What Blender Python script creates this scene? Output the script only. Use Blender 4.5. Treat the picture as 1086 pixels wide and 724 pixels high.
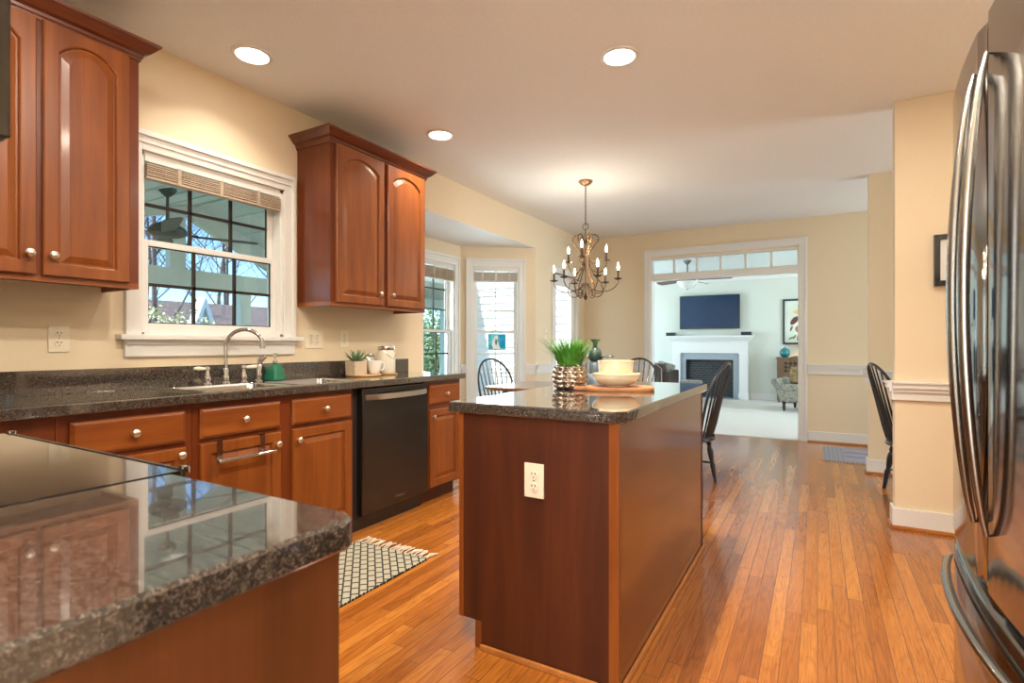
import bpy, bmesh, math, random
from mathutils import Vector, Matrix
PI = math.pi
SC = bpy.context.scene
for o in list(bpy.data.objects): bpy.data.objects.remove(o)
COL = SC.collection

# ------------------------------------------------------------------ camera
CAMH = 1.126
cam_d = bpy.data.cameras.new('camera'); cam = bpy.data.objects.new('camera', cam_d); COL.objects.link(cam)
cam_d.sensor_width = 36; cam_d.lens = 564/1086*36; cam_d.clip_start = .02; cam_d.clip_end = 200
cam_d.shift_y = 4/1086
cam.location = (0, 0, CAMH); cam.rotation_euler = (PI/2, 0, math.atan(324/564))
cam_d.dof.use_dof = True; cam_d.dof.focus_distance = 3.2; cam_d.dof.aperture_fstop = 6.3
SC.camera = cam

# ------------------------------------------------------------------ world, sun, daylight, exposure
SC.view_settings.view_transform = 'Standard'; SC.view_settings.look = 'None'
SC.view_settings.gamma = 1; SC.view_settings.use_curve_mapping = False
SC.view_settings.exposure = 0.3
w = bpy.data.worlds.new('sky'); SC.world = w; w.use_nodes = True
nt = w.node_tree; bg = nt.nodes['Background']
sky = nt.nodes.new('ShaderNodeTexSky'); sky.sky_type = 'NISHITA'; sky.sun_disc = False
sky.sun_elevation = math.radians(42); sky.sun_rotation = math.radians(200); sky.dust_density = .6; sky.air_density = 1.0
tint = nt.nodes.new('ShaderNodeMix'); tint.data_type = 'RGBA'; tint.blend_type = 'MULTIPLY'; tint.inputs[0].default_value = 1; tint.inputs[7].default_value = (.55, .78, 1.0, 1)
nt.links.new(sky.outputs[0], tint.inputs[6]); nt.links.new(tint.outputs[2], bg.inputs[0]); bg.inputs[1].default_value = 0.34

def light(kind, name, loc, energy, color, size=1, size_y=None, rot=(0, 0, 0), spread=None, angle=None):
    d = bpy.data.lights.new(name, kind); d.energy = energy; d.color = color
    if kind == 'AREA':
        d.size = size
        if size_y: d.shape = 'RECTANGLE'; d.size_y = size_y
        else: d.shape = 'DISK'
        if spread: d.spread = spread
    elif kind == 'SUN': d.angle = angle or .02
    else: d.shadow_soft_size = size
    o = bpy.data.objects.new(name, d); COL.objects.link(o); o.location = loc; o.rotation_euler = rot
    return o
sun = light('SUN', 'sun', (0, 0, 20), 7.0, (1, .95, .88), angle=.02)
sun.rotation_euler = Vector((.14, .66, -.74)).to_track_quat('-Z', 'Y').to_euler()
COOL = (.74, .90, 1.0); WARM = (1, .90, .76); SOFT = (1, .97, .92)
# daylight through the living room's windows (left and right), the dining window, plus added hall and rear fill lamps
light('AREA', 'living_left_daylight', (-5.05, 9.7, 1.4), 135, COOL, 3.4, 1.8, (0, -PI/2, 0))
light('AREA', 'living_right_daylight', (3.05, 9.4, 1.45), 125, COOL, 3.0, 1.8, (0, PI/2, 0))
light('AREA', 'dining_daylight', (4.3, 4.9, 1.4), 80, COOL, 1.2, 1.6, (0, PI/2, 0))
light('AREA', 'hall_fill', (2.4, 6.45, 1.4), 32, COOL, .8, 1.6, (0, PI/2, 0))  # unseen fill, added to brighten the far end
light('AREA', 'back_fill', (.35, -1.7, 1.35), 34, SOFT, 1.3, 1.7, (PI/2, 0, 0))  # fill lamp added behind the camera, also reflects in the refrigerator

light('AREA', 'bay_daylight', (-4.0, 4.55, 1.5), 30, COOL, 1.4, .9, (0, -PI/2, 0))
light('AREA', 'bay_side_daylight', (-3.55, 5.70, 1.4), 22, COOL, .6, 1.5, (-PI/2, 0, math.radians(37.5)))

# ------------------------------------------------------------------ node helpers / materials
def newmat(name):
    m = bpy.data.materials.new(name); m.use_nodes = True
    n = m.node_tree.nodes; return m, m.node_tree, n['Principled BSDF']
class NT:
    def __init__(s, t): s.t = t
    def n(s, typ, **k):
        a = s.t.nodes.new(typ)
        for q, v in k.items(): setattr(a, q, v)
        return a
    def l(s, a, b): s.t.links.new(a, b)
    def setin(s, i, v):
        if hasattr(v, 'is_output') or isinstance(v, bpy.types.NodeSocket): s.l(v, i)
        else: i.default_value = v
    def math(s, op, a, b=0., c=None):
        m = s.n('ShaderNodeMath', operation=op); s.setin(m.inputs[0], a); s.setin(m.inputs[1], b)
        if c is not None: s.setin(m.inputs[2], c)
        return m.outputs[0]
    def mapped(s, scale, rot=(0, 0, 0), coord='Object'):
        tc = s.n('ShaderNodeTexCoord'); mp = s.n('ShaderNodeMapping')
        s.l(tc.outputs[coord], mp.inputs[0]); mp.inputs['Scale'].default_value = scale; mp.inputs['Rotation'].default_value = rot
        return mp.outputs[0]
    def noise(s, vec, scale=1, detail=3, rough=.5, dist=0):
        a = s.n('ShaderNodeTexNoise'); s.l(vec, a.inputs['Vector']); a.inputs['Scale'].default_value = scale
        a.inputs['Detail'].default_value = detail; a.inputs['Roughness'].default_value = rough; a.inputs['Distortion'].default_value = dist
        return a.outputs['Fac']
    def ramp(s, fac, stops):
        r = s.n('ShaderNodeValToRGB'); s.l(fac, r.inputs[0]); e = r.color_ramp.elements
        while len(e) < len(stops): e.new(.5)
        for q, (p, c) in zip(e, stops): q.position = p; q.color = (*c, 1) if len(c) == 3 else c
        return r.outputs[0]
    def mix(s, fac, a, b, mode='MIX'):
        m = s.n('ShaderNodeMix', data_type='RGBA', blend_type=mode); s.setin(m.inputs[0], fac)
        for i, v in ((6, a), (7, b)):
            if isinstance(v, tuple): m.inputs[i].default_value = (*v, 1)
            else: s.l(v, m.inputs[i])
        return m.outputs[2]
    def bump(s, h, bs, strength=.2, dist=.01):
        b = s.n('ShaderNodeBump'); s.l(h, b.inputs['Height']); b.inputs['Strength'].default_value = strength; b.inputs['Distance'].default_value = dist
        s.l(b.outputs[0], bs.inputs['Normal'])
def sh(c, k): return tuple(min(1, max(0, x*k)) for x in c)
def plain(name, col, rough=.5, metal=0, coat=0, scale=30, amt=.06, bump=0, ior=None, spec=None, aniso=None):
    m, t, b = newmat(name); N = NT(t)
    f = N.noise(N.mapped((scale,)*3), 1, 3)
    N.l(N.ramp(f, [(.3, sh(col, 1-amt)), (.7, sh(col, 1+amt))]), b.inputs['Base Color'])
    b.inputs['Roughness'].default_value = rough; b.inputs['Metallic'].default_value = metal; b.inputs['Coat Weight'].default_value = coat
    b.inputs['Coat Roughness'].default_value = .1
    if spec is not None: b.inputs['Specular IOR Level'].default_value = spec
    if bump: N.bump(f, b, bump, .005)
    return m
def wood(name, c1, c2, c3, axis='z', rough=.35, coat=.3, fine=1.0, tone=.32):
    """grain runs along axis"""
    m, t, b = newmat(name); N = NT(t)
    sc = {'z': (14, 14, .9), 'y': (14, .9, 14), 'x': (.9, 14, 14)}[axis]
    v = N.mapped(tuple(q*fine for q in sc))
    big = N.noise(v, 1.0, 4, .55, .6)
    sc2 = {'z': (160, 160, 5), 'y': (160, 5, 160), 'x': (5, 160, 160)}[axis]
    fn = N.noise(N.mapped(tuple(q*fine for q in sc2)), 1, 2, .6)
    col = N.ramp(big, [(.25, c1), (.5, c2), (.78, c3)])
    streak = N.ramp(fn, [(.35, (.72, .66, .62)), (.6, (1, 1, 1))])
    blot = N.ramp(N.noise(N.mapped((3.2, 3.2, 3.2)), 1, 2, .5), [(.3, (.82, .80, .78)), (.7, (1.0, 1.0, 1.0))])
    c = N.mix(tone, col, streak, 'MULTIPLY'); c = N.mix(.8, c, blot, 'MULTIPLY')
    N.l(c, b.inputs['Base Color']); b.inputs['Roughness'].default_value = rough
    b.inputs['Coat Weight'].default_value = coat; b.inputs['Coat Roughness'].default_value = .12
    N.bump(fn, b, .012, .001)
    return m
M = {}
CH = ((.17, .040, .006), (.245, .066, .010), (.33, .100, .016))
M['cherry'] = wood('cherry_upright_grain', *CH, axis='z', coat=.15)
M['cherry_y'] = wood('cherry_level_grain', *[sh(q, 1.12) for q in CH], axis='y', coat=.2)
M['frame'] = wood('shaded_cherry_frame', (.10, .019, .004), (.15, .030, .006), (.20, .045, .008), 'z', coat=.15)  # shading around doors and drawers is put into this darker, redder wood
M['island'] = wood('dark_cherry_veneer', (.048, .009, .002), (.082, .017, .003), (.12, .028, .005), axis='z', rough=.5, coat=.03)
M['island_gloss'] = wood('glossy_cherry_panel', (.12, .026, .003), (.17, .042, .005), (.22, .058, .007), axis='z', rough=.24, coat=.6)
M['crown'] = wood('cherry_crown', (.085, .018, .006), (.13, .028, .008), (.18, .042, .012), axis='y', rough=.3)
M['dark_gap'] = plain('dark_recess', (.012, .006, .004), .8)
def granite():
    m, t, b = newmat('speckled_granite'); N = NT(t)
    v = N.mapped((1, 1, 1))
    n1 = N.noise(v, 300, 2, .65); n2 = N.noise(v, 110, 2, .6); n3 = N.noise(v, 360, 1, .5)
    base = N.ramp(n1, [(.32, (.020, .017, .015)), (.47, (.052, .042, .035)), (.58, (.105, .085, .068)), (.70, (.19, .155, .125))])
    med = N.ramp(n2, [(.38, (.30, .28, .27)), (.60, (1, 1, 1))])
    c = N.mix(.75, base, med, 'MULTIPLY')
    sp = N.ramp(n3, [(.66, (0, 0, 0)), (.74, (.13, .11, .09))])
    c = N.mix(1, c, sp, 'ADD')
    N.l(c, b.inputs['Base Color']); b.inputs['Roughness'].default_value = .09; b.inputs['Specular IOR Level'].default_value = .85
    b.inputs['Coat Weight'].default_value = 1; b.inputs['Coat Roughness'].default_value = .02; b.inputs['Coat IOR'].default_value = 1.65
    return m
M['granite'] = granite()
def floor_mat():
    m, t, b = newmat('oak_strip_floor'); N = NT(t)
    tc = N.n('ShaderNodeTexCoord'); sp = N.n('ShaderNodeSeparateXYZ'); N.l(tc.outputs['Object'], sp.inputs[0])
    W = .058
    xi = N.math('FLOOR', N.math('DIVIDE', sp.outputs[0], W)); xf = N.math('FRACT', N.math('DIVIDE', sp.outputs[0], W))
    wn = N.n('ShaderNodeTexWhiteNoise', noise_dimensions='1D'); N.l(xi, wn.inputs['W'])
    L = N.math('MULTIPLY_ADD', wn.outputs['Value'], .55, .75)
    yy = N.math('ADD', N.math('DIVIDE', sp.outputs[1], L), N.math('MULTIPLY', wn.outputs['Value'], 37.))
    yi = N.math('FLOOR', yy); yf = N.math('FRACT', yy)
    cb = N.n('ShaderNodeCombineXYZ'); N.l(xi, cb.inputs[0]); N.l(yi, cb.inputs[1])
    w2 = N.n('ShaderNodeTexWhiteNoise', noise_dimensions='3D'); N.l(cb.outputs[0], w2.inputs['Vector'])
    # grain, shifted per board
    off = N.n('ShaderNodeVectorMath', operation='SCALE'); N.l(w2.outputs['Color'], off.inputs[0]); off.inputs['Scale'].default_value = 30
    ad = N.n('ShaderNodeVectorMath', operation='ADD'); N.l(tc.outputs['Object'], ad.inputs[0]); N.l(off.outputs[0], ad.inputs[1])
    mp = N.n('ShaderNodeMapping'); N.l(ad.outputs[0], mp.inputs[0]); mp.inputs['Scale'].default_value = (1, .13, 1)
    g = N.noise(mp.outputs[0], 14, 2, .45, .35)
    rings = N.math('FRACT', N.math('MULTIPLY', g, 11.))
    ringc = N.ramp(rings, [(.0, (.72, .64, .57)), (.22, (1, 1, 1)), (.74, (1, 1, 1)), (1, (.72, .64, .57))])
    mp2 = N.n('ShaderNodeMapping'); N.l(ad.outputs[0], mp2.inputs[0]); mp2.inputs['Scale'].default_value = (1, .03, 1)
    f = N.noise(mp2.outputs[0], 190, 3, .65)
    fc = N.ramp(f, [(.38, (.58, .48, .42)), (.58, (1, 1, 1))])
    base = N.ramp(w2.outputs['Value'], [(0, (.30, .092, .014)), (.35, (.375, .122, .018)), (.7, (.44, .152, .023)), (1, (.52, .198, .032))])
    c = N.mix(.58, base, ringc, 'MULTIPLY'); c = N.mix(.60, c, fc, 'MULTIPLY')
    gx = N.math('MAXIMUM', N.math('LESS_THAN', xf, .024), N.math('GREATER_THAN', xf, .976))
    gy = N.math('LESS_THAN', yf, .0026)
    gap = N.math('MAXIMUM', gx, gy)
    c = N.mix(gap, c, (.16, .055, .016))
    N.l(c, b.inputs['Base Color']); b.inputs['Roughness'].default_value = .22
    b.inputs['Coat Weight'].default_value = .35; b.inputs['Coat Roughness'].default_value = .07
    return m
M['floor'] = floor_mat()
M['oak_trim'] = wood('oak_shoe', (.40, .14, .03), (.50, .19, .045), (.60, .25, .06), 'y', .35, .2)
M['wall'] = plain('cream_paint', (.78, .655, .47), .72, scale=160, amt=.02, bump=.03)
M['wall_grey'] = plain('sage_paint', (.66, .69, .62), .7, scale=160, amt=.02)
M['ceiling'] = plain('ceiling_paint', (.84, .83, .81), .9, scale=60, amt=.02, bump=.12)
M['white'] = plain('white_trim_paint', (.76, .755, .73), .35, scale=60, amt=.015)
M['ivory'] = plain('ivory_plastic', (.82, .74, .58), .35, amt=.01)
M['black'] = plain('black_lacquer', (.012, .012, .014), .28, coat=.4)
M['hole'] = plain('slot_black', (.01, .01, .01), .7)
M['chrome'] = plain('chrome', (.66, .67, .70), .07, 1, amt=.01)
M['nickel'] = plain('satin_nickel', (.78, .72, .64), .28, 1, amt=.02)
M['steel'] = plain('brushed_steel', (.62, .61, .59), .18, 1, amt=.03, scale=80)
M['porcelain'] = plain('porcelain', (.85, .80, .68), .15, coat=.5, amt=.01)
M['iron'] = plain('bronzed_iron', (.10, .060, .038), .42, .7, amt=.25, scale=50)
M['brass'] = plain('gilt_iron', (.33, .19, .10), .38, .75, amt=.2, scale=50)
M['carpet'] = plain('pale_carpet', (.70, .66, .60), .95, scale=150, amt=.09, bump=.5)
M['dwdoor'] = plain('black_stainless', (.085, .076, .070), .22, .9, amt=.06, scale=12)
M['fridge'] = plain('dark_stainless', (.30, .285, .27), .09, 1, amt=.04, scale=5)
M['fhandle'] = plain('handle_stainless', (.38, .375, .355), .22, 1, amt=.03)
M['cooktop'] = plain('black_ceramic_glass', (.010, .010, .012), .03, coat=1)
M['muntin'] = plain('dark_bronze_bar', (.020, .012, .008), .5)
M['blind'] = wood('woven_wood_blind', (.42, .33, .24), (.52, .42, .32), (.60, .50, .38), 'y', .8, 0)
M['siding'] = plain('white_siding', (.86, .86, .84), .6, scale=8, amt=.02)
M['porch'] = plain('porch_grey_green_paint', (.52, .60, .56), .75, scale=10, amt=.03)
M['bark'] = plain('bark', (.10, .085, .08), .9, scale=12, amt=.4)
M['leaf'] = plain('spring_leaves', (.17, .30, .075), .6, scale=5, amt=.5)
M['leaf2'] = plain('dark_leaves', (.09, .19, .06), .6, scale=5, amt=.5)
M['blossom'] = plain('pale_blossom', (.62, .64, .36), .7, scale=6, amt=.35)
M['roofing'] = plain('brown_shingle', (.17, .13, .12), .9, scale=9, amt=.3)
M['ground'] = plain('winter_lawn', (.16, .17, .08), 1, scale=3, amt=.3)
def glass():
    m, t, b = newmat('window_glass'); N = NT(t); t.nodes.remove(b)
    out = t.nodes['Material Output']; tr = N.n('ShaderNodeBsdfTransparent'); gl = N.n('ShaderNodeBsdfGlossy'); gl.inputs['Roughness'].default_value = .01
    lw = N.n('ShaderNodeLayerWeight'); rf = N.math('MULTIPLY_ADD', N.math('POWER', lw.outputs['Facing'], 5.), .90, .045); mx = N.n('ShaderNodeMixShader')
    f = N.noise(N.mapped((2, 2, 2)), 1, 1); r = N.ramp(f, [(.3, (.93, .97, .97)), (.7, (.95, .985, .985))]); N.l(r, tr.inputs[0])
    N.l(rf, mx.inputs[0]); N.l(tr.outputs[0], mx.inputs[1]); N.l(gl.outputs[0], mx.inputs[2]); N.l(mx.outputs[0], out.inputs[0])
    return m
M['glass'] = glass()
def realglass(name, col, rough=.02):
    m, t, b = newmat(name); N = NT(t)
    f = N.noise(N.mapped((9, 9, 9)), 1, 1); N.l(N.ramp(f, [(.3, sh(col, .93)), (.7, col)]), b.inputs['Base Color'])
    b.inputs['Transmission Weight'].default_value = .9; b.inputs['Roughness'].default_value = rough; b.inputs['IOR'].default_value = 1.4
    return m
def emis(name, col, strength):
    m, t, b = newmat(name); N = NT(t)
    f = N.noise(N.mapped((20, 20, 20)), 1, 1); N.l(N.ramp(f, [(.2, sh(col, .97)), (.8, col)]), b.inputs['Emission Color'])
    b.inputs['Base Color'].default_value = (*col, 1); b.inputs['Emission Strength'].default_value = strength
    return m
M['lens'] = emis('lit_lamp_lens', (1, .95, .86), 9)
M['bulb'] = emis('lit_candle_bulb', (1, .84, .58), 26)
M['mercury'] = plain('mercury_glass', (.58, .52, .46), .10, 1, scale=26, amt=.22)
M['cream_glaze'] = plain('cream_glaze', (.84, .72, .50), .22, coat=.5, amt=.03)
M['white_glaze'] = plain('white_glaze', (.86, .82, .76), .2, coat=.5, amt=.02)
M['board'] = wood('acacia_board', (.30, .12, .045), (.46, .20, .08), (.60, .31, .14), 'x', .5, 0)
M['paleboard'] = wood('beech_tray', (.52, .30, .13), (.62, .38, .18), (.70, .46, .24), 'y', .5, 0)
M['stone'] = plain('sandstone', (.60, .49, .36), .85, scale=60, amt=.1, bump=.3)
M['bluegrey'] = plain('blue_grey_ceramic', (.15, .21, .25), .3, coat=.4, amt=.12, scale=14)
M['grass_blade'] = plain('green_blades', (.07, .26, .022), .45, scale=40, amt=.4)
M['succulent'] = plain('succulent_green', (.17, .29, .15), .5, scale=40, amt=.3)
M['darkleaf'] = plain('dark_green_glaze', (.03, .062, .052), .35, coat=.3, amt=.2)

# ------------------------------------------------------------------ mesh helpers
class B:
    def __init__(s): s.bm = bmesh.new()
    def box(s, x0, x1, y0, y1, z0, z1, bev=0, rot=None):
        P = [Vector((x, y, z)) for x in (x0, x1) for y in (y0, y1) for z in (z0, z1)]
        if rot:
            c = Vector(((x0+x1)/2, (y0+y1)/2, (z0+z1)/2)); P = [c+rot@(p-c) for p in P]
        v = [s.bm.verts.new(p) for p in P]
        fs = [s.bm.faces.new([v[i] for i in q]) for q in ((0, 1, 3, 2), (4, 6, 7, 5), (0, 4, 5, 1), (2, 3, 7, 6), (0, 2, 6, 4), (1, 5, 7, 3))]
        if bev:
            es = list({e for f in fs for e in f.edges})
            bmesh.ops.bevel(s.bm, geom=es, offset=bev, segments=2, affect='EDGES', profile=.7)
        return s
    def prism(s, pts, axis, a, b_):
        """pts 2-D outline; axis 'x','y','z' extruded from a to b_"""
        def mk(p, t): return {'x': (t, p[0], p[1]), 'y': (p[0], t, p[1]), 'z': (p[0], p[1], t)}[axis]
        lo = [s.bm.verts.new(mk(p, a)) for p in pts]; hi = [s.bm.verts.new(mk(p, b_)) for p in pts]
        s.bm.faces.new(lo); s.bm.faces.new(hi[::-1]); n = len(pts)
        for i in range(n): s.bm.faces.new([lo[i], hi[i], hi[(i+1) % n], lo[(i+1) % n]])
        return s
    def loops(s, L, cap0=False, cap1=False, closed=True):
        R = [[s.bm.verts.new(p) for p in l] for l in L]
        for a, b in zip(R, R[1:]):
            n = len(a)
            for i in range(n if closed else n-1): s.bm.faces.new([a[i], a[(i+1) % n], b[(i+1) % n], b[i]])
        if cap0: s.bm.faces.new(R[0][::-1])
        if cap1: s.bm.faces.new(R[-1])
        return s
    def lathe(s, prof, c=(0, 0, 0), n=20, axis='z', rib=None):
        """prof: (r, h) pairs"""
        L = []
        for r, h in prof:
            r = max(r, 1e-4); row = []
            for i in range(n):
                a = 2*PI*i/n; x, y = r*math.cos(a), r*math.sin(a)
                p = {'z': (x, y, h), 'x': (h, x, y), 'y': (y, h, x)}[axis]
                row.append((c[0]+p[0], c[1]+p[1], c[2]+p[2]))
            L.append(row)
        return s.loops(L, True, True)
    def tube(s, pts, r, n=8, radii=None, flat=1):
        pts = [Vector(p) for p in pts]; L = []; up = None
        for i, p in enumerate(pts):
            d = (pts[min(i+1, len(pts)-1)]-pts[max(i-1, 0)]).normalized()
            if up is None: up = Vector((0, 0, 1)) if abs(d.z) < .9 else Vector((1, 0, 0))
            a = d.cross(up).normalized(); b = a.cross(d).normalized(); up = b
            rr = radii[i] if radii else r
            L.append([p+a*rr*math.cos(2*PI*k/n)+b*rr*flat*math.sin(2*PI*k/n) for k in range(n)])
        return s.loops(L, True, True)
    def cyl(s, p, q, r, r2=None, n=12): return s.tube([p, q], r, n, [r, r if r2 is None else r2])
    def sphere(s, c, r, sz=1, n=14):
        k = n//2; return s.lathe([(r*math.sin(PI*i/k), -r*sz*math.cos(PI*i/k)) for i in range(k+1)], c, n)
    def xf(s, mat):
        bmesh.ops.transform(s.bm, matrix=mat, verts=s.bm.verts); return s
    def build(s, name, mat, parent=None, smooth=False, world=True, sharp=40):
        bmesh.ops.recalc_face_normals(s.bm, faces=s.bm.faces)
        root = parent
        while root is not None and root.parent is not None: root = root.parent
        if root is not None and world: bmesh.ops.translate(s.bm, vec=-Vector(root.location), verts=s.bm.verts)
        me = bpy.data.meshes.new(name)
        if smooth:
            for f in s.bm.faces: f.smooth = True
            for e in s.bm.edges:
                if len(e.link_faces) == 2 and e.calc_face_angle(0) > math.radians(sharp): e.smooth = False
        s.bm.to_mesh(me); s.bm.free()
        o = bpy.data.objects.new(name, me); COL.objects.link(o)
        me.materials.append(M[mat] if isinstance(mat, str) else mat)
        if parent is not None: o.parent = parent
        return o
def tag(o, label=None, cat=None, group=None, kind=None):
    for k, v in (('label', label), ('category', cat), ('group', group), ('kind', kind)):
        if v: o[k] = v
    return o
def thing(name, label, cat, loc=(0, 0, 0), rz=0, group=None, kind=None):
    o = bpy.data.objects.new(name, None); COL.objects.link(o); o.location = loc; o.rotation_euler = (0, 0, rz)
    o.empty_display_size = .1
    return tag(o, label, cat, group, kind)
def struct(o): o['kind'] = 'structure'; return o
def copy_tree(o, parent=None, **kw):
    c = o.copy(); COL.objects.link(c); c.parent = parent
    for ch in list(o.children): copy_tree(ch, c)
    if 'loc' in kw: c.location = kw['loc']
    if 'rz' in kw: c.rotation_euler = (0, 0, kw['rz'])
    if 'label' in kw: c['label'] = kw['label']
    return c
def arc(cx, cy, r, a0, a1, n): return [(cx+r*math.cos(a0+(a1-a0)*i/n), cy+r*math.sin(a0+(a1-a0)*i/n)) for i in range(n+1)]

# ------------------------------------------------------------------ room shell
W = -2.895; CE = 2.63; FY = 7.13
def holed(b, axis, t0, t1, u0, u1, z0, z1, holes):
    """wall slab with rectangular holes; axis is the thickness axis"""
    us = sorted({u0, u1, *[h[0] for h in holes], *[h[1] for h in holes]})
    for a, c in zip(us, us[1:]):
        zz = [(z0, z1)]
        for h in holes:
            if h[0] <= a+1e-6 and h[1] >= c-1e-6:
                nz = []
                for p, q in zz:
                    if h[2] > p: nz.append((p, min(q, h[2])))
                    if h[3] < q: nz.append((max(p, h[3]), q))
                zz = nz
        for p, q in zz:
            if axis == 'x': b.box(t0, t1, a, c, p, q)
            else: b.box(a, c, t0, t1, p, q)
    return b
struct(B().box(-3.7, 4.5, -1.95, 7.13, -.12, 0).build('floor', 'floor'))
struct(B().box(-5.2, 3.2, 7.13, 12.2, -.12, .008).build('floor_living', 'carpet'))
struct(B().box(-3.05, 4.5, -1.95, 7.13, CE, CE+.12).build('ceiling', 'ceiling'))
M['ceil_living'] = plain('living_ceiling_paint', (.82, .83, .82), .9, scale=60, amt=.02)
struct(B().box(-5.2, 3.2, 7.25, 12.2, CE, CE+.12).build('ceiling_living', 'ceil_living'))
KW = (1.36, 2.165, 1.175, 2.09)      # kitchen window opening
DR = (6.10, 6.80, 0, 2.05)           # glazed door opening
bw = holed(B(), 'x', W-.15, W, -.26, 5.60, 0, CE, [KW, (3.51, 5.60, 0, 2.285)]); holed(bw, 'x', W-.04, W, 5.60, 7.25, 0, CE, [DR]); struct(bw.build('wall_left', 'wall'))
struct(holed(B(), 'y', FY, FY+.12, W, 4.5, 0, CE, [(-1.95, -.18, 0, 2.285)]).build('wall_far', 'wall'))
struct(B().box(W, -.42, -.26, -.14, 0, CE).box(-.54, -.42, -1.8, -.26, 0, CE).build('wall_back', 'wall'))
struct(holed(B(), 'y', -1.92, -1.8, -.54, 1.27, 0, CE, [(-.25, .95, .4, 2.2)]).build('wall_rear', 'wall'))
struct(B().box(1.15, 1.27, -1.8, 4.03, 0, CE).build('wall_right', 'wall'))
struct(B().box(.415, 4.5, 4.03, 4.15, 0, CE).build('wall_dining_near', 'wall'))
struct(B().box(.391, 4.5, 5.62, 5.74, 0, CE).build('wall_dining_far', 'wall'))
struct(holed(B(), 'x', 4.38, 4.5, 4.15, 7.13, 0, CE, [(4.3, 5.5, .5, 2.2)]).build('wall_dining_side', 'wall'))
# bay
BA, BB, BC, BD = (W, 3.51), (-3.6, 4.05), (-3.6, 5.06), (W, 5.60)
def seg(name, A, Bp, z1, holes, mat='wall', th=.12):
    L = math.hypot(Bp[0]-A[0], Bp[1]-A[1]); an = math.atan2(Bp[1]-A[1], Bp[0]-A[0])
    b = holed(B(), 'y', 0, th, 0, L, 0, z1, holes)
    o = b.build(name, mat, world=False); o.location = (A[0], A[1], 0); o.rotation_euler = (0, 0, an); struct(o); return an, L
BH = 2.285
an3, L3 = seg('wall_bay_near', BB[0:2] if False else BA, BB, BH, [(.14, .69, .50, 2.04)])
an1, L1 = seg('wall_bay_center', BB, BC, BH, [(.12, .89, .50, 2.04)])
an2, L2 = seg('wall_bay_far', BC, BD, BH, [(.14, .69, .50, 2.04)])
struct(B().prism([(W-.002, 3.512), (W-.002, 5.598), (-3.70, 5.10), (-3.70, 4.01)], 'z', BH-.008, BH+.1).build('ceiling_bay', 'white'))
# living room shell
struct(holed(B(), 'y', 12.05, 12.17, -5.2, 3.2, 0, CE, []).build('wall_living_far', 'wall_grey'))
struct(holed(B(), 'x', -5.2, -5.1, 7.13, 12.17, 0, CE, [(8.0, 11.4, .5, 2.3)]).build('wall_living_left', 'wall_grey'))
struct(holed(B(), 'x', 3.1, 3.2, 7.25, 12.17, 0, CE, [(7.9, 10.9, .5, 2.3)]).build('wall_living_right', 'wall_grey'))
b = B()
b.box(-5.2, -2.9, 7.18, 7.25, -1.2, 2.9)
for i in range(-10, 26):                       # lapped siding boards on the outside of the living room
    z = -.05+i*.115
    b.prism([(7.18, z), (7.145, z+.004), (7.17, z+.125), (7.18, z+.125)], 'x', -5.25, -2.94)
struct(b.build('wall_exterior_siding', 'siding'))
b = B()                                   # crown along the living room's far wall
b.prism([(12.05, 2.49), (12.03, 2.49), (12.02, 2.52), (11.96, 2.60), (11.94, 2.63), (12.05, 2.63)], 'x', -5.1, 3.1)
struct(b.build('trim_1', 'white'))
# baseboards, shoe and chair rails
def baseb(name, runs, rail=True):
    """runs: list of (x0,x1,y0,y1, outward axis sign) boxes for the face of a wall"""
    b = B(); s_ = B(); r = B()
    for (x0, x1, y0, y1, ax, sg) in runs:
        if ax == 'y':
            ys = sorted((y0, y0+sg*.015)); b.box(x0, x1, *ys, .018, .125, .003); s_.box(x0, x1, *sorted((y0, y0+sg*.024)), 0, .020, .004)
            for d, za, zb in ((.018, .79, .84), (.030, .84, .862), (.042, .862, .892), (.052, .892, .903)): r.box(x0, x1, *sorted((y0, y0+sg*d)), za, zb, .002)
        else:
            b.box(*sorted((x0, x0+sg*.015)), y0, y1, .018, .125, .003); s_.box(*sorted((x0, x0+sg*.024)), y0, y1, 0, .020, .004)
            for d, za, zb in ((.018, .79, .84), (.030, .84, .862), (.042, .862, .892), (.052, .892, .903)): r.box(*sorted((x0, x0+sg*d)), y0, y1, za, zb, .002)
    o = struct(b.build(name, 'white'))
    struct(s_.build(name+'_shoe', 'oak_trim'))
    if rail: struct(r.build(name.replace('baseboard', 'trim')+'_chair_rail', 'white'))
baseb('baseboard_dining_near', [(.40, 1.145, 4.03, 4.03, 'y', -1), (.415, 0, 4.0301, 4.15, 'x', -1)])
baseb('baseboard_dining_far', [(.376, 4.38, 5.62, 5.62, 'y', -1), (.391, 0, 5.6201, 5.74, 'x', -1)])
baseb('baseboard_far', [(-.10, 4.38, FY, FY, 'y', -1), (W+.05, -2.03, FY, FY, 'y', -1)])
baseb('baseboard_left', [(W, 0, 5.60, 6.03, 'x', 1), (W, 0, 6.87, 7.11, 'x', 1)])
struct(B().box(-1.2, 3.1, 12.035, 12.05, .008, .13).box(-5.1, -2.8, 12.035, 12.05, .008, .13).build('baseboard_living', 'white'))
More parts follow.
